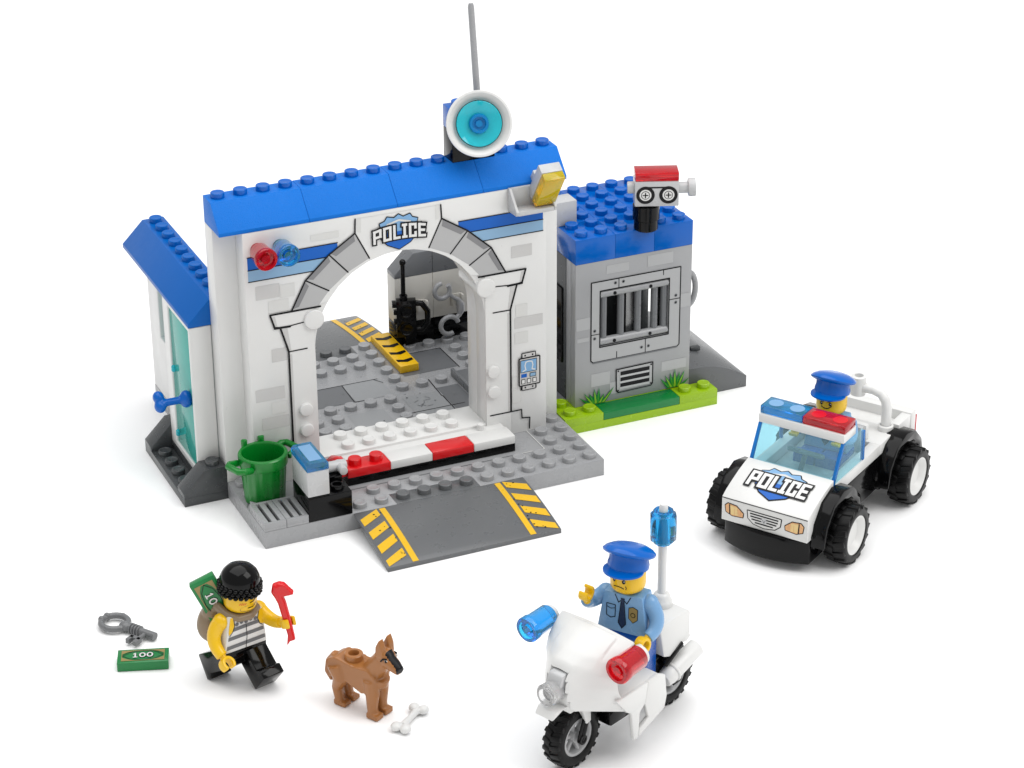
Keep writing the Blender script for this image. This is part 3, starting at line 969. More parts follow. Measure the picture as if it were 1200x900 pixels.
# ================================================================== TRASH CAN
cx_, cy_ = 1.02, 2.9
t = thing('trash_can', 'green toy trash can with handles standing on the grey base by the grille', 'trash can', (cx_, cy_, .81))
b = MB('can_green')
seg = 64
prof = [(0, 0), (.84, 0), (.88, .05), (1.0, 1.72), (1.06, 1.76), (1.08, 1.82), (1.08, 2.22), (1.03, 2.28), (.93, 2.28), (.9, 2.2), (.86, 1.6), (.78, .15), (0, .12)]
b.lathe(prof, (0, 0, 0), (0, 0, 1), seg)
b.bm.verts.ensure_lookup_table()
for v in b.bm.verts:      # fluted sides
    rr = math.hypot(v.co.x, v.co.y)
    if rr > .83 and v.co.z < 1.73 and v.co.z > -.01:
        a = math.atan2(v.co.y, v.co.x)
        k = 1-.035*(1 if (int((a+PI)/(2*PI)*32+.25) % 2) else 0)
        if rr > .87 or v.co.z < .1:
            v.co.x *= k; v.co.y *= k
b.build('bin', t, bevel=.01)
for ang, kind in ((200, 0), (20, 0), (118, 1), (295, 1), (75, 1)):
    a = math.radians(ang)
    if kind == 1 and ang == 295: continue
    e = Vector((math.cos(a), math.sin(a), 0)); n_ = Vector((-e.y, e.x, 0))
    b = MB('can_green')
    if kind == 0:
        z = 2.0
        pts = [e*1.0+n_*.5+Vector((0, 0, z-.1)), e*1.45+n_*.5+Vector((0, 0, z)), e*1.62+n_*.36+Vector((0, 0, z+.02)), e*1.62-n_*.36+Vector((0, 0, z+.02)), e*1.45-n_*.5+Vector((0, 0, z)), e*1.0-n_*.5+Vector((0, 0, z-.1))]
        b.tube(pts, .15, 12)
    else:
        b.tube([e*1.07+Vector((0, 0, 1.95)), e*1.09+Vector((0, 0, 2.5))], .14, 12)
    b.build('handle', t, bevel=.02)
b = None

# ================================================================== GEAR ON THE BACK WALL
t = thing('walkie_talkie', 'black walkie talkie with tall aerial standing by the back wall', 'radio', (12.0, 14.5, 1.58))
b = MB('black')
b.M = Matrix.Rotation(math.radians(-18), 4, 'Z')
b.box(-.15, .82, -.22, .22, 0.02, 1.95)
b.box(-.35, .5, -.2, .2, 1.6, 1.85)
b.box(-.28, -.1, -.15, .15, .7, .9); b.box(-.28, -.1, -.15, .15, 1.2, 1.4)
b.tube([(.22, 0, 1.9), (.22, 0, 2.2)], .2, 14); b.tube([(.22, 0, 2.2), (.22, 0, 3.85)], .115, 14); b.ball((.22, 0, 3.9), .17)
b.tube([(.8, 0, .35), (1.1, 0, .35), (1.38, 0, .7), (1.38, 0, 1.3), (1.1, 0, 1.7), (.7, 0, 1.75)], .15, 12)
for z in (.45, 1.4):
    b.lathe([(.34, 0), (.34, -.06), (.28, -.06), (.26, -.02), (0, -.02)], (.33, -.22, z), (0, 1, 0), 24)
b.build('radio_body', t, bevel=.03)
t = thing('handcuffs', 'grey handcuffs hanging open from a clip on the back wall', 'handcuffs', (15.15, 14.55, 2.6))
def cuff(mb, c, r_, a0, a1, th=.11):
    n = 18
    mb.tube([(c[0]+r_*math.cos(math.radians(a0+(a1-a0)*i/n)), c[1], c[2]+r_*math.sin(math.radians(a0+(a1-a0)*i/n))) for i in range(n+1)], th, 10)
b = MB('light_grey')
cuff(b, (-.85, 0, .95), .40, 95, 400, .125); b.build('cuff', t, bevel=0)
b = MB('light_grey')
cuff(b, (-.55, -.12, -.9), .46, 15, 295, .125); b.build('cuff', t, bevel=0)
b = MB('light_grey')
b.tube([(-.5, 0, .72), (-.25, 0, .5), (-.02, 0, .35), (.1, 0, .1), (.1, -.02, -.25), (.02, -.05, -.45), (-.2, -.1, -.6)], [.12, .1, .12, .2, .2, .12, .12], 12)
b.build('link', t, bevel=0)

# ================================================================== FIGURES
def frame_of(p, q):
    return (Vector(q)-Vector(p))
def hand_grip(mb, wrist, fwd, axis, r_in=.17, r_out=.30, wid=.36, gap=80):
    """open ring hand: fwd = way the opening looks, axis = direction of a held bar"""
    f = Vector(fwd).normalized(); a = Vector(axis).normalized()
    a = (a-f*a.dot(f)).normalized(); s_ = a.cross(f)
    c = Vector(wrist)+f*(r_out+.04)
    n = 16
    a0 = math.radians(gap/2); a1 = 2*PI-a0
    rows = []
    for i in range(n+1):
        t = a0+(a1-a0)*i/n
        e = f*math.cos(t)+s_*math.sin(t)
        rows.append([mb.v(c+e*r_in-a*wid/2), mb.v(c+e*r_out-a*wid/2), mb.v(c+e*r_out+a*wid/2), mb.v(c+e*r_in+a*wid/2)])
    for A, B in zip(rows, rows[1:]):
        for k in range(4):
            mb.f([A[k], A[(k+1) % 4], B[(k+1) % 4], B[k]])
    mb.f(rows[0][::-1]); mb.f(rows[-1])
    mb.tube([Vector(wrist)-f*.12, Vector(wrist)+f*.1], .14, 12)
def figure_body(t, shirt, arms, hips, legs, arm_pts, hand_dirs, swing=(0, 0), skin='skin_yellow', belt=None, head_turn=0, lean=(0, 0)):
    """t: Empty at the feet; +x is forward, +y the figure's left. One continuous mesh."""
    mb = MB([skin])
    L = Matrix.Translation((0, 0, 1.9)) @ Matrix.Rotation(lean[0], 4, 'Y') @ Matrix.Rotation(lean[1], 4, 'X') @ Matrix.Translation((0, 0, -1.9))
    # legs
    for sgn, sw in ((1, swing[0]), (-1, swing[1])):
        mb.mat(legs)
        mb.M = Matrix.Translation((0, 0, 1.52)) @ Matrix.Rotation(-sw, 4, 'Y')
        prof = [(-.42, -1.52), (.64, -1.52), (.64, -1.14), (.42, -1.04), (.42, -.1)]
        for i in range(0, 7):
            a = -.1+(PI*.98)*i/6
            prof.append((.44*math.cos(a), .44*math.sin(a)))
        prof += [(-.43, -.1)]
        mb.prism(prof, 'y', *( (.03, .97) if sgn > 0 else (-.97, -.03)))
    mb.M = Matrix.Identity(4)
    mb.mat(hips)
    mb.box(-.40, .40, -.985, .985, 1.62, 1.96)
    mb.tube([(0, -.96, 1.56), (0, .96, 1.56)], .36, 18)
    mb.M = L
    mb.mat(shirt)
    z0, z1 = 1.962, 3.5
    q0, q1, d0, d1 = .98, .74, .46, .40
    V = [mb.v(p) for p in ((-d0, -q0, z0), (d0, -q0, z0), (d0, q0, z0), (-d0, q0, z0), (-d1, -q1, z1), (d1, -q1, z1), (d1, q1, z1), (-d1, q1, z1))]
    for q in ((0, 3, 2, 1), (4, 5, 6, 7), (0, 1, 5, 4), (1, 2, 6, 5), (2, 3, 7, 6), (3, 0, 4, 7)):
        mb.f([V[i] for i in q])
    # neck and head
    mb.mat(skin)
    mb.lathe([(.36, 3.45), (.36, 3.6), (.5, 3.6), (.585, 3.66), (.63, 3.76), (.64, 3.86), (.64, 4.42), (.62, 4.54), (.55, 4.64), (.42, 4.70), (.3, 4.70), (.3, 4.9), (0, 4.9)], (0, 0, 0), (0, 0, 1), 32)
    mb.M = L
    for side in (0, 1):
        sh, el, wr = arm_pts[side]
        mb.mat(arms)
        s_ = Vector(sh); e_ = Vector(el); w_ = Vector(wr)
        pts = []; rs = []
        for i in range(13):
            k = i/12
            p = s_*(1-k)**2+e_*2*k*(1-k)+w_*k*k
            pts.append(p); rs.append(.31-.085*k)
        mb.ball(tuple(s_), .325, 14, 10)
        mb.tube(pts, rs, 16)
        mb.mat(skin)
        fd, ax = hand_dirs[side]
        hand_grip(mb, w_+(w_-e_).normalized()*.02, fd, ax)
    o = mb.build('body', t, bevel=.045)
    return o, L
def cap(t, L, z=4.5, mat='blue', tilt=10):
    mb = MB(mat)
    mb.M = L @ Matrix.Translation((0, 0, z)) @ Matrix.Rotation(math.radians(-tilt), 4, 'Y') @ Matrix.Diagonal((1, 1, .84, 1))
    mb.lathe([(.67, -.08), (.74, -.06), (.75, .1), (.70, .32), (.72, .72), (.6, .72), (.6, -.05)], (0, 0, 0), (0, 0, 1), 40, closed=True)
    # crown: wide soft disc, higher in front
    def crown(uu, vv):
        a = 2*PI*vv
        prof = [(0, .30), (.35, .29), (.65, .22), (.86, .10), (.97, -.02), (.96, -.10), (.86, -.17), (.74, -.2), (.6, -.2)]
        x = uu*(len(prof)-1); i = min(int(x), len(prof)-2); f_ = x-i
        rr = prof[i][0]*(1-f_)+prof[i+1][0]*f_; zz = prof[i][1]*(1-f_)+prof[i+1][1]*f_
        X = rr*math.cos(a)*1.02+.02; Y = rr*math.sin(a)*.98
        return (X, Y, .66+zz*1.05+.17*X+(.10*max(0, X)**2))
    mb.grid(crown, 16, 40)
    # visor
    rows = []
    for i in range(17):
        a = -1.25+2.5*i/16
        k = math.cos(a*1.2)
        k = max(0, k)
        r0, r1 = .66, .72+.36*k**.8
        z0_, z1_ = -.02, -.06-.14*k
        ca, sa = math.cos(a), math.sin(a)
        rows.append([mb.v((r0*ca, r0*sa, z0_+.05)), mb.v((r1*ca, r1*sa, z1_+.04)), mb.v((r1*ca, r1*sa, z1_-.03)), mb.v((r0*ca, r0*sa, z0_-.05))])
    for A, B in zip(rows, rows[1:]):
        for k in range(4):
            mb.f([A[k], A[(k+1) % 4], B[(k+1) % 4], B[k]])
    return mb.build('cap', t, bevel=0, autosmooth=50)
def face_decal(L, turn=0, R=.642):
    def fn(a, c, h):
        th = a/R+turn
        return L @ Vector(((R+h)*math.cos(th), (R+h)*math.sin(th), c))
    return Decal(fn, base=.004, step=.004, sub=.08)
def torso_fn(L):
    def fn(a, c, h):
        t_ = (c-1.962)/(3.5-1.962)
        return L @ Vector((.46-.06*t_+h, a, c))
    return fn
def officer_prints(body, L, turn=0, mouth=1):
    D = face_decal(L, turn)
    for sg in (-1, 1):
        D.dot((sg*.2, 4.15), .065, 'ink', 1, 14, .085); D.dot((sg*.2+.02, 4.17), .022, 'white', 2, 8)
        D.stroke([(sg*.1, 4.25), (sg*.33, 4.33)], .05, 'ink', 1)
    if mouth:
        D.stroke([(-.2, 3.9), (-.05, 3.93), (.1, 3.92), (.2, 3.88)], .035, 'ink', 1)
        D.stroke([(.27, 3.98), (.3, 3.92), (.28, 3.86)], .025, 'ink', 1)
    else:
        D.stroke([(-.2, 4.0), (-.05, 3.95), (.1, 3.95), (.22, 4.03), (.26, 4.08)], .04, 'ink', 1)
    D.print_on(body)
    D = Decal(torso_fn(L), base=.006)
    D.stroke([(-.3, 3.44), (-.16, 3.16), (0, 3.32), (.16, 3.16), (.3, 3.44)], .035, 'ink', 1)
    D.poly([(-.08, 3.36), (.08, 3.36), (.06, 3.2), (.15, 2.35), (0, 2.15), (-.15, 2.35), (-.06, 3.2)], 'tie', 2)
    D.stroke([(-.06, 3.2), (-.15, 2.35), (0, 2.15), (.15, 2.35), (.06, 3.2)], .025, 'ink', 3)
    D.stroke([(-.62, 3.02), (-.28, 3.02), (-.28, 2.55), (-.45, 2.48), (-.62, 2.55)], .03, 'ink', 1, closed=True)
    D.stroke([(-.62, 2.9), (-.45, 2.84), (-.28, 2.9)], .025, 'ink', 1)
    B = [(.26, 3.02), (.42, 3.08), (.58, 3.02), (.58, 2.62), (.42, 2.48), (.26, 2.62)]
    D.stroke(B, .05, 'ink', 1, closed=True); D.poly(B, 'gold', 2)
    D.dot((.42, 2.78), .1, 'ink', 3, 12); D.dot((.42, 2.78), .07, 'gold', 4, 12)
    D.print_on(body)

# ---- rider
RO, RH = (5.0, -19.7), 204
F_ = Vector((math.cos(math.radians(RH)), math.sin(math.radians(RH)), 0)); Lf = Vector((-F_.y, F_.x, 0))
def moto(x, y, z): return (RO[0]+F_.x*x+Lf.x*y, RO[1]+F_.y*x+Lf.y*y, z)
RK = 1.03
t = thing('person', 'toy police officer standing on the white motorcycle with one hand raised', 'person', moto(-3.15, 0, 2.35), math.radians(RH+14))
t.scale = (RK,)*3
body, L = figure_body(t, 'shirt_blue', 'shirt_blue', 'trouser_blue', 'trouser_blue',
    [((0, .86, 3.18), (-.05, 1.42, 2.45), (.62, 1.1, 2.15)), ((0, -.86, 3.18), (.3, -1.45, 2.65), (1.0, -1.12, 3.3))],
    [((.8, -.15, -.35), (0, 1, .2)), ((.25, .05, .9), (0.1, 1, 0))])
hd_turn = -.12
officer_prints(body, L, hd_turn)
cap(t, L)

# ---- driver
CO, CH = (22.9, -7.1), 213
cF = Vector((math.cos(math.radians(CH)), math.sin(math.radians(CH)), 0)); cL = Vector((-cF.y, cF.x, 0))
def carp(x, y, z): return (CO[0]+cF.x*x+cL.x*y, CO[1]+cF.y*x+cL.y*y, z)
t = thing('person', 'toy police officer in a blue cap sitting at the wheel of the car', 'person', carp(-.75, 0, 1.0), math.radians(CH+2))
t.scale = (1.03,)*3
body, L = figure_body(t, 'shirt_blue', 'shirt_blue', 'trouser_blue', 'trouser_blue',
    [((0, .86, 3.15), (.35, 1.3, 2.5), (1.15, 1.02, 2.95)), ((0, -.86, 3.15), (.35, -1.3, 2.5), (1.15, -1.02, 2.95))],
    [((.7, -.1, .3), (0, 1, 0)), ((.7, .1, .3), (0, 1, 0))], swing=(PI/2, PI/2))
officer_prints(body, L, .0, 0)
cap(t, L)

# ---- burglar
BH = 285
t = thing('person', 'toy burglar in a black knitted cap and striped vest running with a sack', 'person', (-4.23, -9.38, -.2), math.radians(BH))
body, L = figure_body(t, 'white', 'skin_yellow', 'black', 'black',
    [((0, .84, 3.2), (.5, 1.15, 2.7), (1.18, 1.1, 3.12)), ((0, -.86, 3.2), (-.25, -1.35, 2.5), (.5, -1.1, 1.98))],
    [((.5, .15, .2), (-.2, 0, 1)), ((.55, .1, -.5), (.2, .1, 1))], swing=(math.radians(50), math.radians(-58)), lean=(.06, -.05))
D = face_decal(L, .05)
D.stroke([(-.02, 4.08), (.12, 4.1), (.3, 4.2)], .035, 'ink', 2)
D.poly([(-.42, 3.86), (-.2, 3.98), (.1, 3.96), (.4, 3.98), (.42, 3.8), (.2, 3.72), (-.2, 3.72), (-.4, 3.76)], 'gold', 0)
D.stroke([(-.1, 3.87), (.12, 3.87), (.24, 3.92)], .035, 'ink', 2)
for x in (-.2, .2): D.dot((x, 4.24), .06, 'ink', 2, 12)
for k in range(4): D.stroke([(-.45+.07*k, 4.02), (-.4+.07*k, 4.1)], .02, 'red', 2)
D.print_on(body)
D = Decal(torso_fn(L), base=.006)
for z in (2.12, 2.5, 2.86):
    D.poly([(-.9+(z-2)*.17, z), (.9-(z-2)*.17, z+.03), (.88-(z-2)*.17, z+.19), (-.88+(z-2)*.17, z+.16)], 'floor_print', 1)
D.poly([(-.2, 3.49), (.2, 3.49), (0, 3.22)], 'skin_yellow', 2)
D.stroke([(-.2, 3.49), (0, 3.22), (.2, 3.49)], .03, 'ink', 3)
for k in range(5): D.dot((-.42+.21*k, 3.14+.04*(k % 2)), .085, 'floor_print', 2, 8)
D.stroke([(-.58, 3.49), (-.52, 3.1), (-.62, 2.85), (-.75, 2.7)], .03, 'ink', 2)
D.stroke([(.58, 3.49), (.52, 3.1), (.62, 2.85), (.75, 2.75)], .03, 'ink', 2)
D.poly([(-.72, 3.49), (-.6, 3.49), (-.54, 3.1), (-.64, 2.86), (-.78, 2.74), (-.8, 2.9)], 'skin_yellow', 1)
D.poly([(.72, 3.49), (.6, 3.49), (.54, 3.1), (.64, 2.86), (.78, 2.78), (.8, 2.9)], 'skin_yellow', 1)
D.stroke([(.0, 2.98), (.04, 2.5), (.0, 2.0)], .025, 'ink', 2)
D.print_on(body)
mb = MB('black'); mb.M = L
mb.M = L @ Matrix.Translation((0, 0, .80)) @ Matrix.Rotation(math.radians(-1), 4, 'Y') @ Matrix.Diagonal((.87, .87, .86, 1))
mb.lathe([(.66, 4.1), (.86, 4.12), (.9, 4.2), (.9, 4.4), (.86, 4.42), (.9, 4.55), (.87, 4.8), (.76, 5.03), (.58, 5.22), (.34, 5.34), (0, 5.38)], (0, 0, 0), (0, 0, 1), 40)
for i in range(24):
    a = 2*PI*i/24
    for zz in (4.12, 4.3, 4.46):
        a2 = a+(PI/24 if zz == 4.3 else 0)
        mb.ball((.9*math.cos(a2), .9*math.sin(a2), zz), (.12, .12, .10), 8, 6)
mb.build('knitted_cap', t, bevel=0)
mb = MB('tan'); mb.M = L     # sack with its collar round the neck
mb.ball((-1.0, -.38, 2.55), (.55, .86, .92), 20, 14)
mb.ball((-.85, -.40, 3.2), (.46, .74, .45), 16, 10)
mb.tube([(-.75, -.3, 3.5), (-.2, .62, 3.55), (.3, .6, 3.5), (.55, .1, 3.4), (.5, -.4, 3.42), (.1, -.68, 3.5), (-.6, -.7, 3.55)], [.16, .15, .14, .15, .14, .15, .2], 12)
mb.lathe([(0, 0), (.6, 0), (.62, .08), (.5, .12), (0, .12)], (.0, 0, 3.47), (0, 0, 1), 24)
mb.build('sack', t, bevel=0, remesh=.05, smoothit=5)
# banknote block sticking out of the sack
def note_block(t):
    mb = MB('green'); mb.box(-1, 1, -.5, .5, .01, .4)
    o = mb.build('block', t, bevel=.03)
    D = Decal(lambda a, c, h: (a, c, .4+h), base=.008)
    D.stroke([(-.82, -.36), (.82, -.36), (.82, .36), (-.82, .36)], .03, 'gold', 1, closed=True)
    for sx in (-1, 1):
        for sy in (-1, 1):
            D.poly([(sx*.84, sy*.38), (sx*.25, sy*.37), (sx*.6, sy*.26), (sx*.84, sy*.1)], 'gold', 1)
    D.stroke([(-.8, 0), (-.5, .24), (0, .33), (.5, .24), (.8, 0), (.5, -.24), (0, -.33), (-.5, -.24)], .025, 'ink', 2, closed=True)
    D.stroke([(-.3, .12), (-.3, -.14)], .1, 'ink', 2); D.stroke([(-.3, .12), (-.3, -.14)], .06, 'white', 3)
    D.stroke([(-.36, .07), (-.3, .13)], .05, 'white', 4); D.stroke([(-.37, -.15), (-.23, -.15)], .05, 'white', 4)
    for cx in (-.02, .27):
        pts = [(cx+.1*math.cos(2*PI*i/14), .14*math.sin(2*PI*i/14)) for i in range(14)]
        D.stroke(pts, .1, 'ink', 2, closed=True); D.stroke(pts, .06, 'white', 3, closed=True)
    D.print_on(o)
camR = Vector((math.cos(math.radians(-24)), math.sin(math.radians(-24)), 0))
tb = thing('banknote', 'green banknote block sticking up out of the burglar\'s sack', 'money', (0, 0, 0))
note_block(tb)
# ---- crowbar in the left hand
hb = Matrix.Translation((-4.23, -9.38, -.2)) @ Matrix.Rotation(math.radians(BH), 4, 'Z') @ L
pc = hb @ Vector((-.95, -.62, 3.72))
xa_ = (camR*.42+Vector((0, 0, -.9))).normalized()      # long side runs down into the sack
nz = Vector((-.35, -.85, .35)); nz = (nz-xa_*nz.dot(xa_)).normalized()
ya_ = nz.cross(xa_)
tb.matrix_world = Matrix.Translation(pc) @ Matrix((xa_, ya_, nz)).transposed().to_4x4()
hpos = hb @ (Vector((1.18, 1.1, 3.12))+Vector((.5, .15, .2)).normalized()*.34)
tc_ = thing('crowbar', 'red toy crowbar held upright in the burglar\'s left hand', 'crowbar', hpos)
mb = MB('red')
mb.M = Matrix.Rotation(math.radians(-24), 4, 'Z') @ Matrix.Rotation(math.radians(-9), 4, 'Y')
mb.tube([(.02, 0, -.78), (0, 0, 0), (-.04, 0, .9), (-.10, 0, 1.2), (-.16, 0, 1.42), (-.1, 0, 1.62), (.08, 0, 1.66)], [.13, .16, .17, .18, .21, .2, .17], 14)
mb.prism([(-.1, -.5), (.16, -.55), (-.24, -1.0)], 'y', -.1, .1)
mb.prism([(-.12, 1.32), (.12, 1.2), (.5, 1.24), (.2, 1.72), (-.02, 1.78)], 'y', -.15, .15)
mb.build('bar', tc_, bevel=0, remesh=.035, smoothit=3)

# ================================================================== KEY, NOTE, BONE
t = thing('banknote', 'green hundred banknote block lying on the white surface', 'money', (-7.33, -6.6, 0), math.radians(-19))
note_block(t)
t = thing('key', 'dark grey toy key with a ring bow lying above the green note', 'key', (-7.2, -4.0, .22), math.radians(-56))
mb = MB('key_grey')
pts = [(-.68+.56*math.cos(2*PI*i/24), .53*math.sin(2*PI*i/24), 0) for i in range(25)]
mb.tube(pts, .13, 12, cap=False)
for x, y in ((-1.22, .17), (-1.24, -.14)):
    mb.ball((x, y, 0.0), (.16, .14, .19), 12, 8)
mb.ball((-.68, .54, 0), (.16, .12, .15), 12, 8); mb.ball((-.68, -.54, 0), (.16, .12, .15), 12, 8)
mb.ball((-.1, 0, 0), (.3, .26, .2))
mb.tube([(-.1, 0, 0), (1.4, 0, 0)], .165, 16)
for k in range(4):
    mb.lathe([(.16, 0), (.225, .02), (.225, .07), (.16, .09)], (.15+k*.14, 0, 0), (1, 0, 0), 16)
mb.tube([(.95, 0, 0), (.95, -.5, 0)], .1, 10)
mb.box(.62, 1.1, -.64, -.46, -.1, .1); mb.box(.60, .76, -.86, -.5, -.1, .1); mb.box(.95, 1.12, -.86, -.5, -.1, .1)
mb.build('shank', t, bevel=0)
t = thing('bone', 'small white bone lying on the surface beside the dog', 'bone', (.62, -14.78, .2), math.radians(40))
mb = MB('white')
mb.tube([(-.55, 0, 0), (0, 0, 0), (.55, 0, 0)], [.15, .12, .15], 12)
for sx in (-1, 1):
    for sy in (-1, 1):
        mb.ball((sx*.72, sy*.2, 0), (.24, .22, .17), 14, 10)
mb.build('shaft', t, bevel=0, remesh=.03, smoothit=5)

# ================================================================== DOG
t = thing('dog', 'brown toy shepherd dog with a black muzzle and a stud on its back', 'dog', (-.75, -12.9, 0), math.radians(299))
mb = MB('dog_brown')
def rbox(x0, x1, y0, y1, z0, z1): mb.box(x0, x1, y0, y1, z0, z1)
mb.prism([(-1.0, 1.2), (-.3, 1.32), (.55, 1.02), (1.15, 1.12), (1.26, 1.9), (.9, 2.14), (.2, 2.07), (-.7, 2.16), (-1.08, 1.95)], 'y', -.48, .48)
mb.tube([(.72, 0, 1.75), (1.05, 0, 2.2), (1.38, 0, 2.66)], [.46, .42, .38], 16)
mb.tube([(1.15, 0, 1.4), (1.2, 0, 1.75)], [.3, .36], 14)
mb.ball((1.45, 0, 2.75), (.40, .37, .36), 16, 12)
mb.tube([(1.5, -.02, 2.7), (1.95, -.08, 2.56), (2.26, -.15, 2.46)], [.34, .27, .19], 14)
for sy in (-1, 1):
    mb.prism([(1.22, 2.85), (1.6, 2.9), (1.56, 3.3), (1.44, 3.6), (1.28, 3.3)], 'y', *sorted((sy*.1, sy*.38)))
    # fore leg
    mb.tube([(.95, sy*.27, 1.7), (.98, sy*.27, 1.0), (.95, sy*.27, .45), (.98, sy*.27, .15)], [.34, .27, .22, .21], 12)
    mb.box(.8, 1.32, sy*.27-.21, sy*.27+.21, 0.01, .24)
    # hind leg with knee forward and hock back
    mb.tube([(-.72, sy*.27, 1.75), (-.5, sy*.28, 1.25), (-.78, sy*.27, .72), (-.66, sy*.27, .15)], [.42, .36, .22, .19], 12)
    mb.box(-.84, -.28, sy*.27-.2, sy*.27+.2, 0.01, .2)
mb.tube([(-.98, 0, 1.95), (-1.25, 0, 1.55), (-1.35, 0, 1.1), (-1.25, 0, .72)], [.2, .24, .22, .1], 12)
body = mb.build('body', t, bevel=0, remesh=.04, smoothit=4)
me = body.data
me.materials.append(MATS['ink'])
for p in me.polygons:
    c = p.center
    if c.x > 1.62 and abs(c.y+.2*(c.x-1.5)) < .17+.10*max(0, 1.9-c.x) and c.z > 2.52-.0*(c.x) and p.normal.z > .12: p.material_index = 1
    if c.x > 2.2 and c.z > 2.36: p.material_index = 1
mb = MB('dog_brown')
mb.lathe([(.36, 2.0), (.36, 2.3), (.33, 2.33), (.22, 2.33), (.2, 2.3), (.2, 2.1), (0, 2.1)], (-.12, 0, 0), (0, 0, 1), 28)
mb.build('stud', body, bevel=0)
for sy in (-1, 1):
    mb = MB('white'); mb.ball((1.70, sy*.285, 2.76), (.09, .045, .07), 12, 8)
    mb.mat('ink'); mb.ball((1.72, sy*.315, 2.755), (.055, .03, .055), 10, 8)
    mb.tube([(1.5, sy*.345, 2.72), (1.6, sy*.34, 2.84), (1.75, sy*.29, 2.86)], .035, 8)
    mb.build('eye', body, bevel=0)

# ================================================================== WHEELS
def tyre(mb, R, w_, rim, lugs=22, lugh=.1):
    """around the y axis"""
    hw = w_/2
    mb.lathe([(rim, -hw*.8), (rim+.08, -hw), (R-.2, -hw), (R-.09, -hw*.85), (R-.06, 0), (R-.09, hw*.85), (R-.2, hw), (rim+.08, hw), (rim, hw*.8)], (0, 0, 0), (0, 1, 0), 44, closed=True)
    for i in range(lugs):
        a = 2*PI*i/lugs
        for sgn, off in ((1, 0), (-1, .5)):
            aa = a+off*2*PI/lugs
            M0 = mb.M.copy()
            mb.M = M0 @ Matrix.Rotation(aa, 4, 'Y') @ Matrix.Rotation(sgn*.22, 4, 'X' if False else 'Z')
            wd = PI*R/lugs*.52
            y0, y1 = (.0, hw*.98) if sgn > 0 else (-hw*.98, 0.0)
            V = []
            for (zz, k) in ((R-.14, 1.15), (R, .85)):
                for y in (y0, y1):
                    for x in (-wd*k, wd*k):
                        V.append(mb.v((x, y, zz-(.05 if abs(y) > .01 else 0))))
            for q in ((0, 2, 3, 1), (4, 5, 7, 6), (0, 1, 5, 4), (2, 6, 7, 3), (0, 4, 6, 2), (1, 3, 7, 5)):
                mb.f([V[j] for j in q])
            mb.M = M0

# ================================================================== MOTORCYCLE
t = thing('motorcycle', 'white toy police motorcycle with blue and red front lamps', 'motorcycle', (RO[0], RO[1], 0), math.radians(RH))
for xw in (0, -5.5):
    mb = MB('rubber'); mb.M = Matrix.Translation((xw, 0, 1.25))
    tyre(mb, 1.25, .78, .74, 20, .12)
    wh = mb.build('wheel', t, bevel=.015)
    mb = MB('panel_grey'); mb.M = Matrix.Translation((xw, 0, 1.25))
    mb.lathe([(.66, -.33), (.76, -.33), (.76, .33), (.66, .33), (.6, .2), (.6, -.2)], (0, 0, 0), (0, 1, 0), 36, closed=True)
    for k in range(6):
        a = 2*PI*k/6+.3
        mb.tube([(.16*math.cos(a), .1, .16*math.sin(a)), (.64*math.cos(a), .17, .64*math.sin(a))], .09, 8)
        mb.tube([(.16*math.cos(a), -.1, .16*math.sin(a)), (.64*math.cos(a), -.17, .64*math.sin(a))], .09, 8)
    mb.lathe([(0, -.3), (.24, -.3), (.24, .3), (0, .3)], (0, 0, 0), (0, 1, 0), 20)
    mb.build('rim', wh, bevel=.01)
for sy in (-1, 1):      # fork and rear swing arm
    mb = MB('black')
    mb.tube([(0.02, sy*.5, 1.2), (-.55, sy*.5, 2.75)], .11, 12)
    mb.tube([(.16, sy*.5, 1.3), (-.4, sy*.5, 2.75)], .07, 10)
    mb.lathe([(0, 0), (.2, 0), (.2, .16), (.1, .16), (.1, .1), (0, .1)], (0, sy*.44, 1.25), (0, sy, 0), 16)
    mb.build('fork', t, bevel=.01)
    mb = MB('black')
    mb.tube([(-5.5, sy*.5, 1.25), (-3.9, sy*.5, 1.6)], .15, 10)
    mb.box(-5.75, -5.25, sy*.5-.1, sy*.5+.1, 1.05, 1.45)
    mb.build('swing_arm', t, bevel=.01)
mb = MB('black')
mb.box(-4.0, -1.6, -.55, .55, 1.0, 2.6)
mb.box(-2.3, -1.35, -.7, .7, 1.2, 2.1)
mb.box(-4.6, -3.6, -.75, .75, 2.1, 2.9)
mb.tube([(-5.2, .93, 3.15), (-4.2, .93, 2.6)], .16, 8); mb.box(-5.1, -4.7, .8, .98, 2.95, 3.3)
mb.build('engine', t, bevel=.06)
# fairing shell
def fairing(uu, vv):
    y = (vv-.5)*2            # -1..1
    ay = abs(y)
    # centre profile from nose (uu=0) up to the top edge (uu=1)
    cp = [(.92, 3.0), (.95, 3.45), (.86, 4.0), (.55, 4.45), (0.0, 4.78), (-.7, 5.03), (-1.45, 5.22)]
    x = uu*(len(cp)-1); i = min(int(x), len(cp)-2); f_ = x-i
    cx = cp[i][0]*(1-f_)+cp[i+1][0]*f_; cz = cp[i][1]*(1-f_)+cp[i+1][1]*f_
    b_ = max(0, ay-.22)/.78
    sweep = (2.35*(1-uu)**1.1+.02)*b_**1.25
    drop = (.75*(1-uu)+.08*uu)*ay**1.6
    if uu < .47 and ay < .36-.3*uu:      # sunk field that carries the headlamp
        cx -= .2
    if uu > .52 and uu < .97 and ay < .62:      # raised screen in the middle of the shell
        cz += .07
    return (cx-sweep, y*(1.6+.08*uu), cz-drop)
mb = MB('white')
mb.grid(fairing, 40, 56)
fa = mb.build('fairing', t, bevel=0, solid=.12, autosmooth=32)
mb = MB('white')
mb.box(-1.6, .55, -.42, .42, 2.55, 3.05)
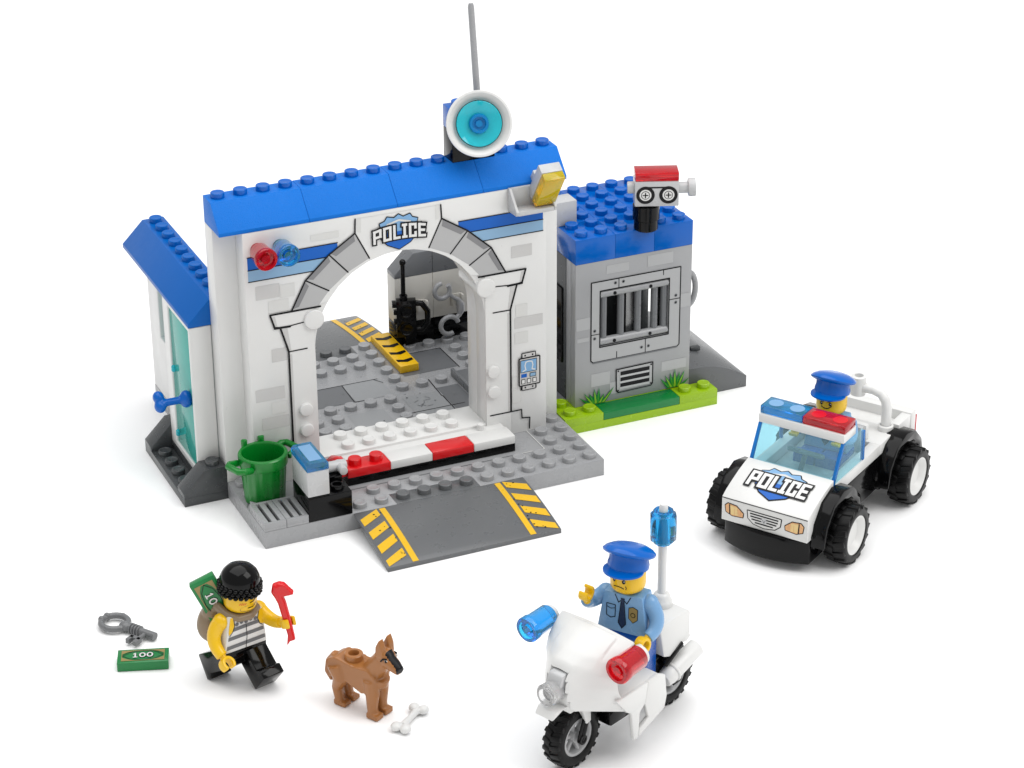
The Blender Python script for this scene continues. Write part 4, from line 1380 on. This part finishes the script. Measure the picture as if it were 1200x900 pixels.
mb.prism([(1.35, 3.0), (1.55, 2.72), (.9, 2.95), (.2, 2.7), (-.35, 1.75), (-.55, 1.8), (-.3, 3.0)], 'y', -.44, .44)
for sy in (-1, 1):
    mb.prism([(.5, 2.95), (.1, 2.6), (-.15, 1.85), (-.4, 1.9), (-.35, 3.0)], 'y', *sorted((sy*.45, sy*.62)))
mb.build('mudguard', t, bevel=.05)
mb = MB('silver')      # recess plate behind the headlamp
mb.prism([(.6, 3.3), (1.0, 3.4), (1.02, 3.95), (.88, 4.25), (.5, 4.3)], 'y', -.34, .34)
mb.build('lamp_bracket', fa, bevel=.08)
mb = MB('clear_white')
mb.M = Matrix.Translation((.06, 0, .02))
mb.lathe([(0, -.9), (.26, -.9), (.28, -.1), (.40, 0), (.43, .1), (.43, .62), (.38, .68), (.28, .68), (.25, .5), (0, .45)], (.72, .0, 3.56), (1, -.03, .0), 28)
mb.build('headlamp', t, bevel=0)
mb = MB('white')
for sy in (-1, 1):
    mb.tube([(-1.3, sy*1.4, 4.7), (-1.35, sy*2.1, 4.88)], .16, 12)
mb.tube([(-1.5, -1.6, 4.75), (-1.5, 1.6, 4.75)], .15, 12)
for sy in (-1, 1):
    mb.lathe([(0, 0), (.36, 0), (.36, .14), (0, .14)], (-1.38, sy*2.12, 4.9), (1, 0, 0), 24)
    mb.tube([(-1.45, sy*1.55, 4.7), (-2.05, sy*1.5, 4.6)], .15, 12)
mb.build('handlebar', t, bevel=.02)
for sy, m_, nm in ((-1, 'clear_blue', 'blue_lamp'), (1, 'clear_red', 'red_lamp')):
    mb = MB(m_)
    mb.lathe([(0, 0), (.42, 0), (.45, .05), (.47, .9), (.5, .96), (.5, 1.22), (.47, 1.27), (.36, 1.27), (.34, 1.15), (.2, 1.12), (.18, 1.24), (0, 1.24)], (-1.2, sy*2.12, 4.9), (1, 0, -.06), 36)
    mb.build(nm, t, bevel=0)
# leg shields
for sy in (-1, 1):
    mb = MB('white')
    y0, y1 = sorted((sy*1.55, sy*1.72))
    # plate with a hole: two prisms round the gap
    mb.prism([(-.5, 3.1), (-1.1, 2.35), (-1.35, 2.2), (-1.52, .95), (-1.78, .95), (-1.85, 2.0), (-2.15, 2.25), (-2.3, 3.1)], 'y', y0, y1)
    mb.prism([(-2.28, 3.1), (-2.13, 2.25), (-2.35, 1.55), (-1.8, 1.3), (-1.8, .97), (-3.3, 1.5), (-3.42, 2.0), (-3.3, 2.95), (-2.9, 3.15)], 'y', y0, y1)
    mb.box(-3.0, -.6, *sorted((sy*.5, sy*1.6)), 2.85, 3.12)
    mb.build('leg_shield', t, bevel=.05)
mb = MB('white')
mb.box(-4.3, -1.6, -.5, .5, 2.6, 2.95)
mb.prism([(-5.65, 3.35), (-5.65, 4.3), (-5.5, 4.42), (-4.0, 4.42), (-3.85, 4.2), (-4.1, 3.0), (-4.6, 2.8)], 'y', -1.0, 1.0)
mb.lathe([(.42, 0), (.42, .22), (.36, .28), (.3, .5), (.2, .56), (0, .56)], (-5.15, 0, 4.4), (0, 0, 1), 28)
mb.prism([(-6.6, 2.6), (-6.4, 2.75), (-4.8, 3.3), (-4.6, 2.9), (-6.3, 2.4)], 'y', -.35, .35)
mb.build('tail_box', t, bevel=.06)
for sy in (-1, 1):
    mb = MB('white')
    mb.tube([(-4.1, sy*1.0, 2.0), (-4.4, sy*1.0, 2.1), (-6.05, sy*1.0, 2.55)], [.3, .37, .35], 20)
    mb.lathe([(.38, 0), (.42, .03), (.42, .1), (.38, .13)], (-4.55, sy*1.0, 2.14), (-1, 0, .27), 20)
    mb.build('exhaust', t, bevel=.04)
mb = MB('white')
mb.tube([(-5.15, 0, 4.9), (-5.15, 0, 8.55), (-5.15, 0, 8.68)], [.17, .165, .13], 20)
pole = mb.build('lamp_pole', t, bevel=0)
mb = MB('beacon_blue')
mb.lathe([(.2, 0), (.32, .0), (.36, .04), (.36, .14), (.48, .16), (.50, .2), (.50, 1.18), (.47, 1.24), (.4, 1.26), (.38, 1.38), (.2, 1.38)], (-5.15, 0, 7.05), (0, 0, 1), 10, closed=True)
mb.build('beacon', pole, bevel=.03)

# ================================================================== POLICE CAR
t = thing('police_car', 'white and black toy police pickup with red and blue light bar', 'car', (CO[0], CO[1], 0), math.radians(CH))
mb = MB('black')
mb.box(-5.1, 3.2, -1.98, 1.98, 1.05, 2.62)
mb.box(3.2, 4.65, -1.95, 1.95, .75, 2.55)
P = [(3.6, -1.98), (4.95, -1.98)]
for i in range(1, 12):
    y = -1.98+3.96*i/12
    P.append((4.95+.5*(1-(y/1.98)**2), y))
P += [(4.95, 1.98), (3.6, 1.98)]
mb.prism(P, 'z', .42, 1.55)
mb.tube([(3.05, -2.3, 1.3), (3.05, 2.3, 1.3)], .3, 12); mb.tube([(-3.15, -2.3, 1.3), (-3.15, 2.3, 1.3)], .3, 12)
mb.build('chassis', t, bevel=.05)
mb = MB('white')      # bonnet
top = [(5.22, 2.66), (4.9, 2.85), (4.4, 3.06), (3.8, 3.28), (3.3, 3.42), (2.95, 3.5)]
mb.prism([(4.3, 2.0), (4.3, 1.58), (5.22, 1.58)]+top+[(2.95, 2.65), (3.3, 2.65), (4.2, 2.5)], 'y', -2.0, 2.0)
bon = mb.build('bonnet', t, bevel=.04)
def bonnet_fn(a, c, h):      # a = across (to the driver's left), c = back from the front edge
    x = 5.22-c
    for (x1, z1), (x0, z0) in zip(top, top[1:]):
        if x >= x0:
            z = z0+(z1-z0)*(x-x0)/(x1-x0); break
    else: z = top[-1][1]
    return (x+.3*h, a, z+h)
D = Decal(bonnet_fn, base=.02, step=.005, sub=.12)
shield(D, .0, 1.2, 2.05, 1.5, 0)
police_text(D, -1.28, 1.32, lambda x: .86+.0*x, lambda x: .66, .15, .31, 5)
D.build('police_sign', bon)
D = Decal(lambda a, c, h: (5.22+h, a, c), base=.012)
D.rect(-1.96, 1.62, 1.96, 2.6, 'pale_print', 0)
D.stroke([(-1.98, 2.64), (1.98, 2.64)], .035, 'ink', 1)
for sg in (-1, 1):
    D2, D = D, Decal(lambda a, c, h: (5.222+h, a, c), base=.014)
    Q = [(sg*1.82, 2.3), (sg*1.7, 2.42), (sg*1.3, 2.38), (sg*.98, 2.12), (sg*1.0, 1.94), (sg*1.5, 1.9), (sg*1.78, 2.02)]
    D.stroke(Q, .08, 'ink', 1, closed=True); D.poly(Q, 'amber', 2)
    D.poly([(sg*1.6, 2.36), (sg*1.25, 2.32), (sg*1.2, 1.95), (sg*1.55, 1.95)], 'amber_light', 3)
    D.stroke([(sg*1.62, 2.38), (sg*1.6, 1.94)], .05, 'ink', 4)
    for k in range(3): D.stroke([(sg*(1.12+.13*k), 2.24), (sg*(1.12+.13*k), 1.96)], .018, 'amber', 4)
    D.build('headlight', bon); D = D2
Q = [(-.78, 2.34), (.78, 2.34), (.74, 2.0), (.5, 1.8), (0, 1.72), (-.5, 1.8), (-.74, 2.0)]
D.stroke(Q, .09, 'ink', 1, closed=True); D.poly(Q, 'pale_print', 2)
for k, hw in enumerate((.66, .64, .58, .42)):
    z = 2.25-.125*k
    D.rect(-hw, z-.032, hw, z+.03, 'ink', 3)
D.dot((0, 2.05), .13, 'silver', 4, 12); D.stroke([(-.06, 2.1), (0, 1.97), (.06, 2.1)], .03, 'floor_print', 5)
D.build('grille', bon)
mb = MB('white')      # cabin tub and bed
mb.box(-1.61, 2.93, 1.5, 1.99, 2.64, 3.18); mb.box(-1.61, 2.93, -1.99, -1.5, 2.64, 3.18)
mb.box(2.3, 2.93, -1.5, 1.5, 2.64, 3.18)
mb.box(-3.45, -1.62, -1.99, 1.99, 2.64, 3.17)
mb.box(-5.2, -4.68, -2.05, 2.05, 2.2, 3.42)
mb.box(-4.7, -3.4, -1.6, 1.6, 2.2, 2.95)
for sg in (-1, 1): mb.box(-4.69, -3.44, *sorted((sg*1.58, sg*2.03)), 2.3, 3.36)
mb.box(-1.9, -1.62, -1.3, 1.3, 3.1, 3.9)
mb.build('body', t, bevel=.04)
mb = MB('silver'); mb.box(-1.6, 2.3, -1.49, 1.49, 2.3, 2.7); mb.box(-1.58, -1.3, -1.2, 1.2, 2.7, 3.9)
mb.build('cabin_floor', t, bevel=.03)
# glass
def sheet(mb, pts, th):
    a, b_, c = [Vector(p) for p in pts[:3]]
    n = (b_-a).cross(c-a).normalized()*th
    A = [mb.v(p) for p in pts]; B = [mb.v(Vector(p)+n) for p in pts]
    k = len(pts)
    mb.f(A[::-1]); mb.f(B)
    for i in range(k): mb.f([A[i], A[(i+1) % k], B[(i+1) % k], B[i]])
mb = MB('glass_pane')
sheet(mb, [(2.9, -1.86, 3.25), (2.9, 1.86, 3.25), (2.12, 1.86, 4.84), (2.12, -1.86, 4.84)], -.06)
for sg in (-1, 1):
    sheet(mb, [(2.8, sg*1.94, 3.25), (.0, sg*1.94, 3.25), (.12, sg*1.94, 4.55), (.3, sg*1.94, 4.8), (2.05, sg*1.94, 4.8)], .05)
mb.mat('glass_edge')
for sg in (-1, 1):
    mb.prism([(3.02, 3.12), (2.84, 3.12), (2.0, 4.84), (2.14, 4.84)], 'y', *sorted((sg*1.86, sg*2.0)))
    mb.prism([(.1, 3.2), (-.02, 3.2), (.02, 4.6), (.18, 4.6)], 'y', *sorted((sg*1.86, sg*2.0)))
mb.box(2.82, 3.02, -1.86, 1.86, 3.12, 3.34)
mb.build('windscreen', t, bevel=.015)
mb = MB('white'); mb.box(1.0, 2.16, -2.0, 2.0, 4.85, 5.24); mb.build('roof_bar', t, bevel=.03)
for y0, m_, nm in ((-1.99, 'clear_blue', 'blue_lamp'), (.01, 'clear_red', 'red_lamp')):
    mb = MB(m_); mb.box(1.05, 2.06, y0, y0+1.98, 5.25, 5.60)
    ob = mb.build(nm, t, bevel=.04)
    mb = MB('sky_print' if 'blue' in m_ else 'red')
    for k in (0, 1): mb.lathe([(0, 0), (.32, 0), (.32, .008), (0, .008)], (1.55, y0+.5+k, 5.602), (0, 0, 1), 24)
    mb.build('lamp_disc', ob, bevel=0)
mb = MB('floor_print'); mb.M = Matrix.Translation((1.55, 0, 3.65)) @ Matrix.Rotation(math.radians(-30), 4, 'Y')
pts = [(.72*math.cos(2*PI*i/28), .72*math.sin(2*PI*i/28), 0) for i in range(29)]
mb.tube(pts, .11, 10, cap=False); mb.tube([(-.7, 0, 0), (.7, 0, 0)], .08, 8); mb.tube([(0, -.7, 0), (0, .7, 0)], .08, 8); mb.tube([(0, 0, 0), (.1, 0, -.9)], .12, 8)
mb.build('steering_wheel', t, bevel=0)
# roll bar
mb = MB('white')
mb.tube([(-3.1, 1.55, 3.1), (-3.1, 1.55, 4.2), (-3.1, 1.48, 4.55), (-3.1, 1.25, 4.82), (-3.1, .9, 4.92), (-3.1, -.9, 4.92), (-3.1, -1.25, 4.82), (-3.1, -1.48, 4.55), (-3.1, -1.55, 4.2), (-3.1, -1.55, 3.1)], .22, 16)
mb.lathe([(.34, 0), (.34, .85), (.29, .88), (.2, .88), (.18, .6), (0, .6)], (-3.1, .15, 4.55), (0, 0, 1), 24)
mb.lathe([(.34, 0), (.34, .22), (.24, .26)], (-3.1, 1.55, 3.16), (0, 0, 1), 20)
mb.build('roll_bar', t, bevel=0)
mb = MB('clear_red'); mb.box(-5.35, -5.22, 1.5, 2.04, 2.2, 3.1); mb.build('tail_lamp', t, bevel=.02)
mb = MB('black'); mb.box(-5.34, -5.2, -1.5, 1.48, 1.5, 3.0); mb.build('tailgate', t, bevel=.02)
for xw in (3.05, -3.15):
    for sg in (1, -1):
        mb = MB('black')      # wheel arch
        n = 6
        ro_, ri_ = 1.98, 1.5
        A = []
        for i in range(n+1):
            a = math.radians(176-178*i/n)
            A.append((xw+ro_*math.cos(a)*.93, 1.3+ro_*math.sin(a)))
        for i in range(n, -1, -1):
            a = math.radians(176-178*i/n)
            A.append((xw+ri_*math.cos(a), 1.3+ri_*math.sin(a)))
        mb.prism(A, 'y', *sorted((sg*1.7, sg*2.62)))
        mb.prism([(xw+1.6, 1.0), (xw+1.85, 1.7), (xw+1.2, 2.7), (xw-1.2, 2.7), (xw-1.85, 1.7), (xw-1.6, 1.0)], 'y', *sorted((sg*1.9, sg*2.08)))
        fe = mb.build('wheel_arch', t, bevel=.14)
        mb = MB('rubber'); mb.M = Matrix.Translation((xw, sg*2.75, 1.3))
        tyre(mb, 1.32, 1.0, .82, 16, .12)
        wh = mb.build('wheel', t, bevel=.02)
        mb = MB('white'); mb.M = Matrix.Translation((xw, sg*2.75, 1.3))
        mb.lathe([(0, sg*.12), (.3, sg*.14), (.62, sg*.2), (.76, sg*.4), (.82, sg*.46), (.86, sg*.46), (.86, -sg*.4), (0, -sg*.4)], (0, 0, 0), (0, 1, 0), 36)
        mb.build('rim', wh, bevel=0)
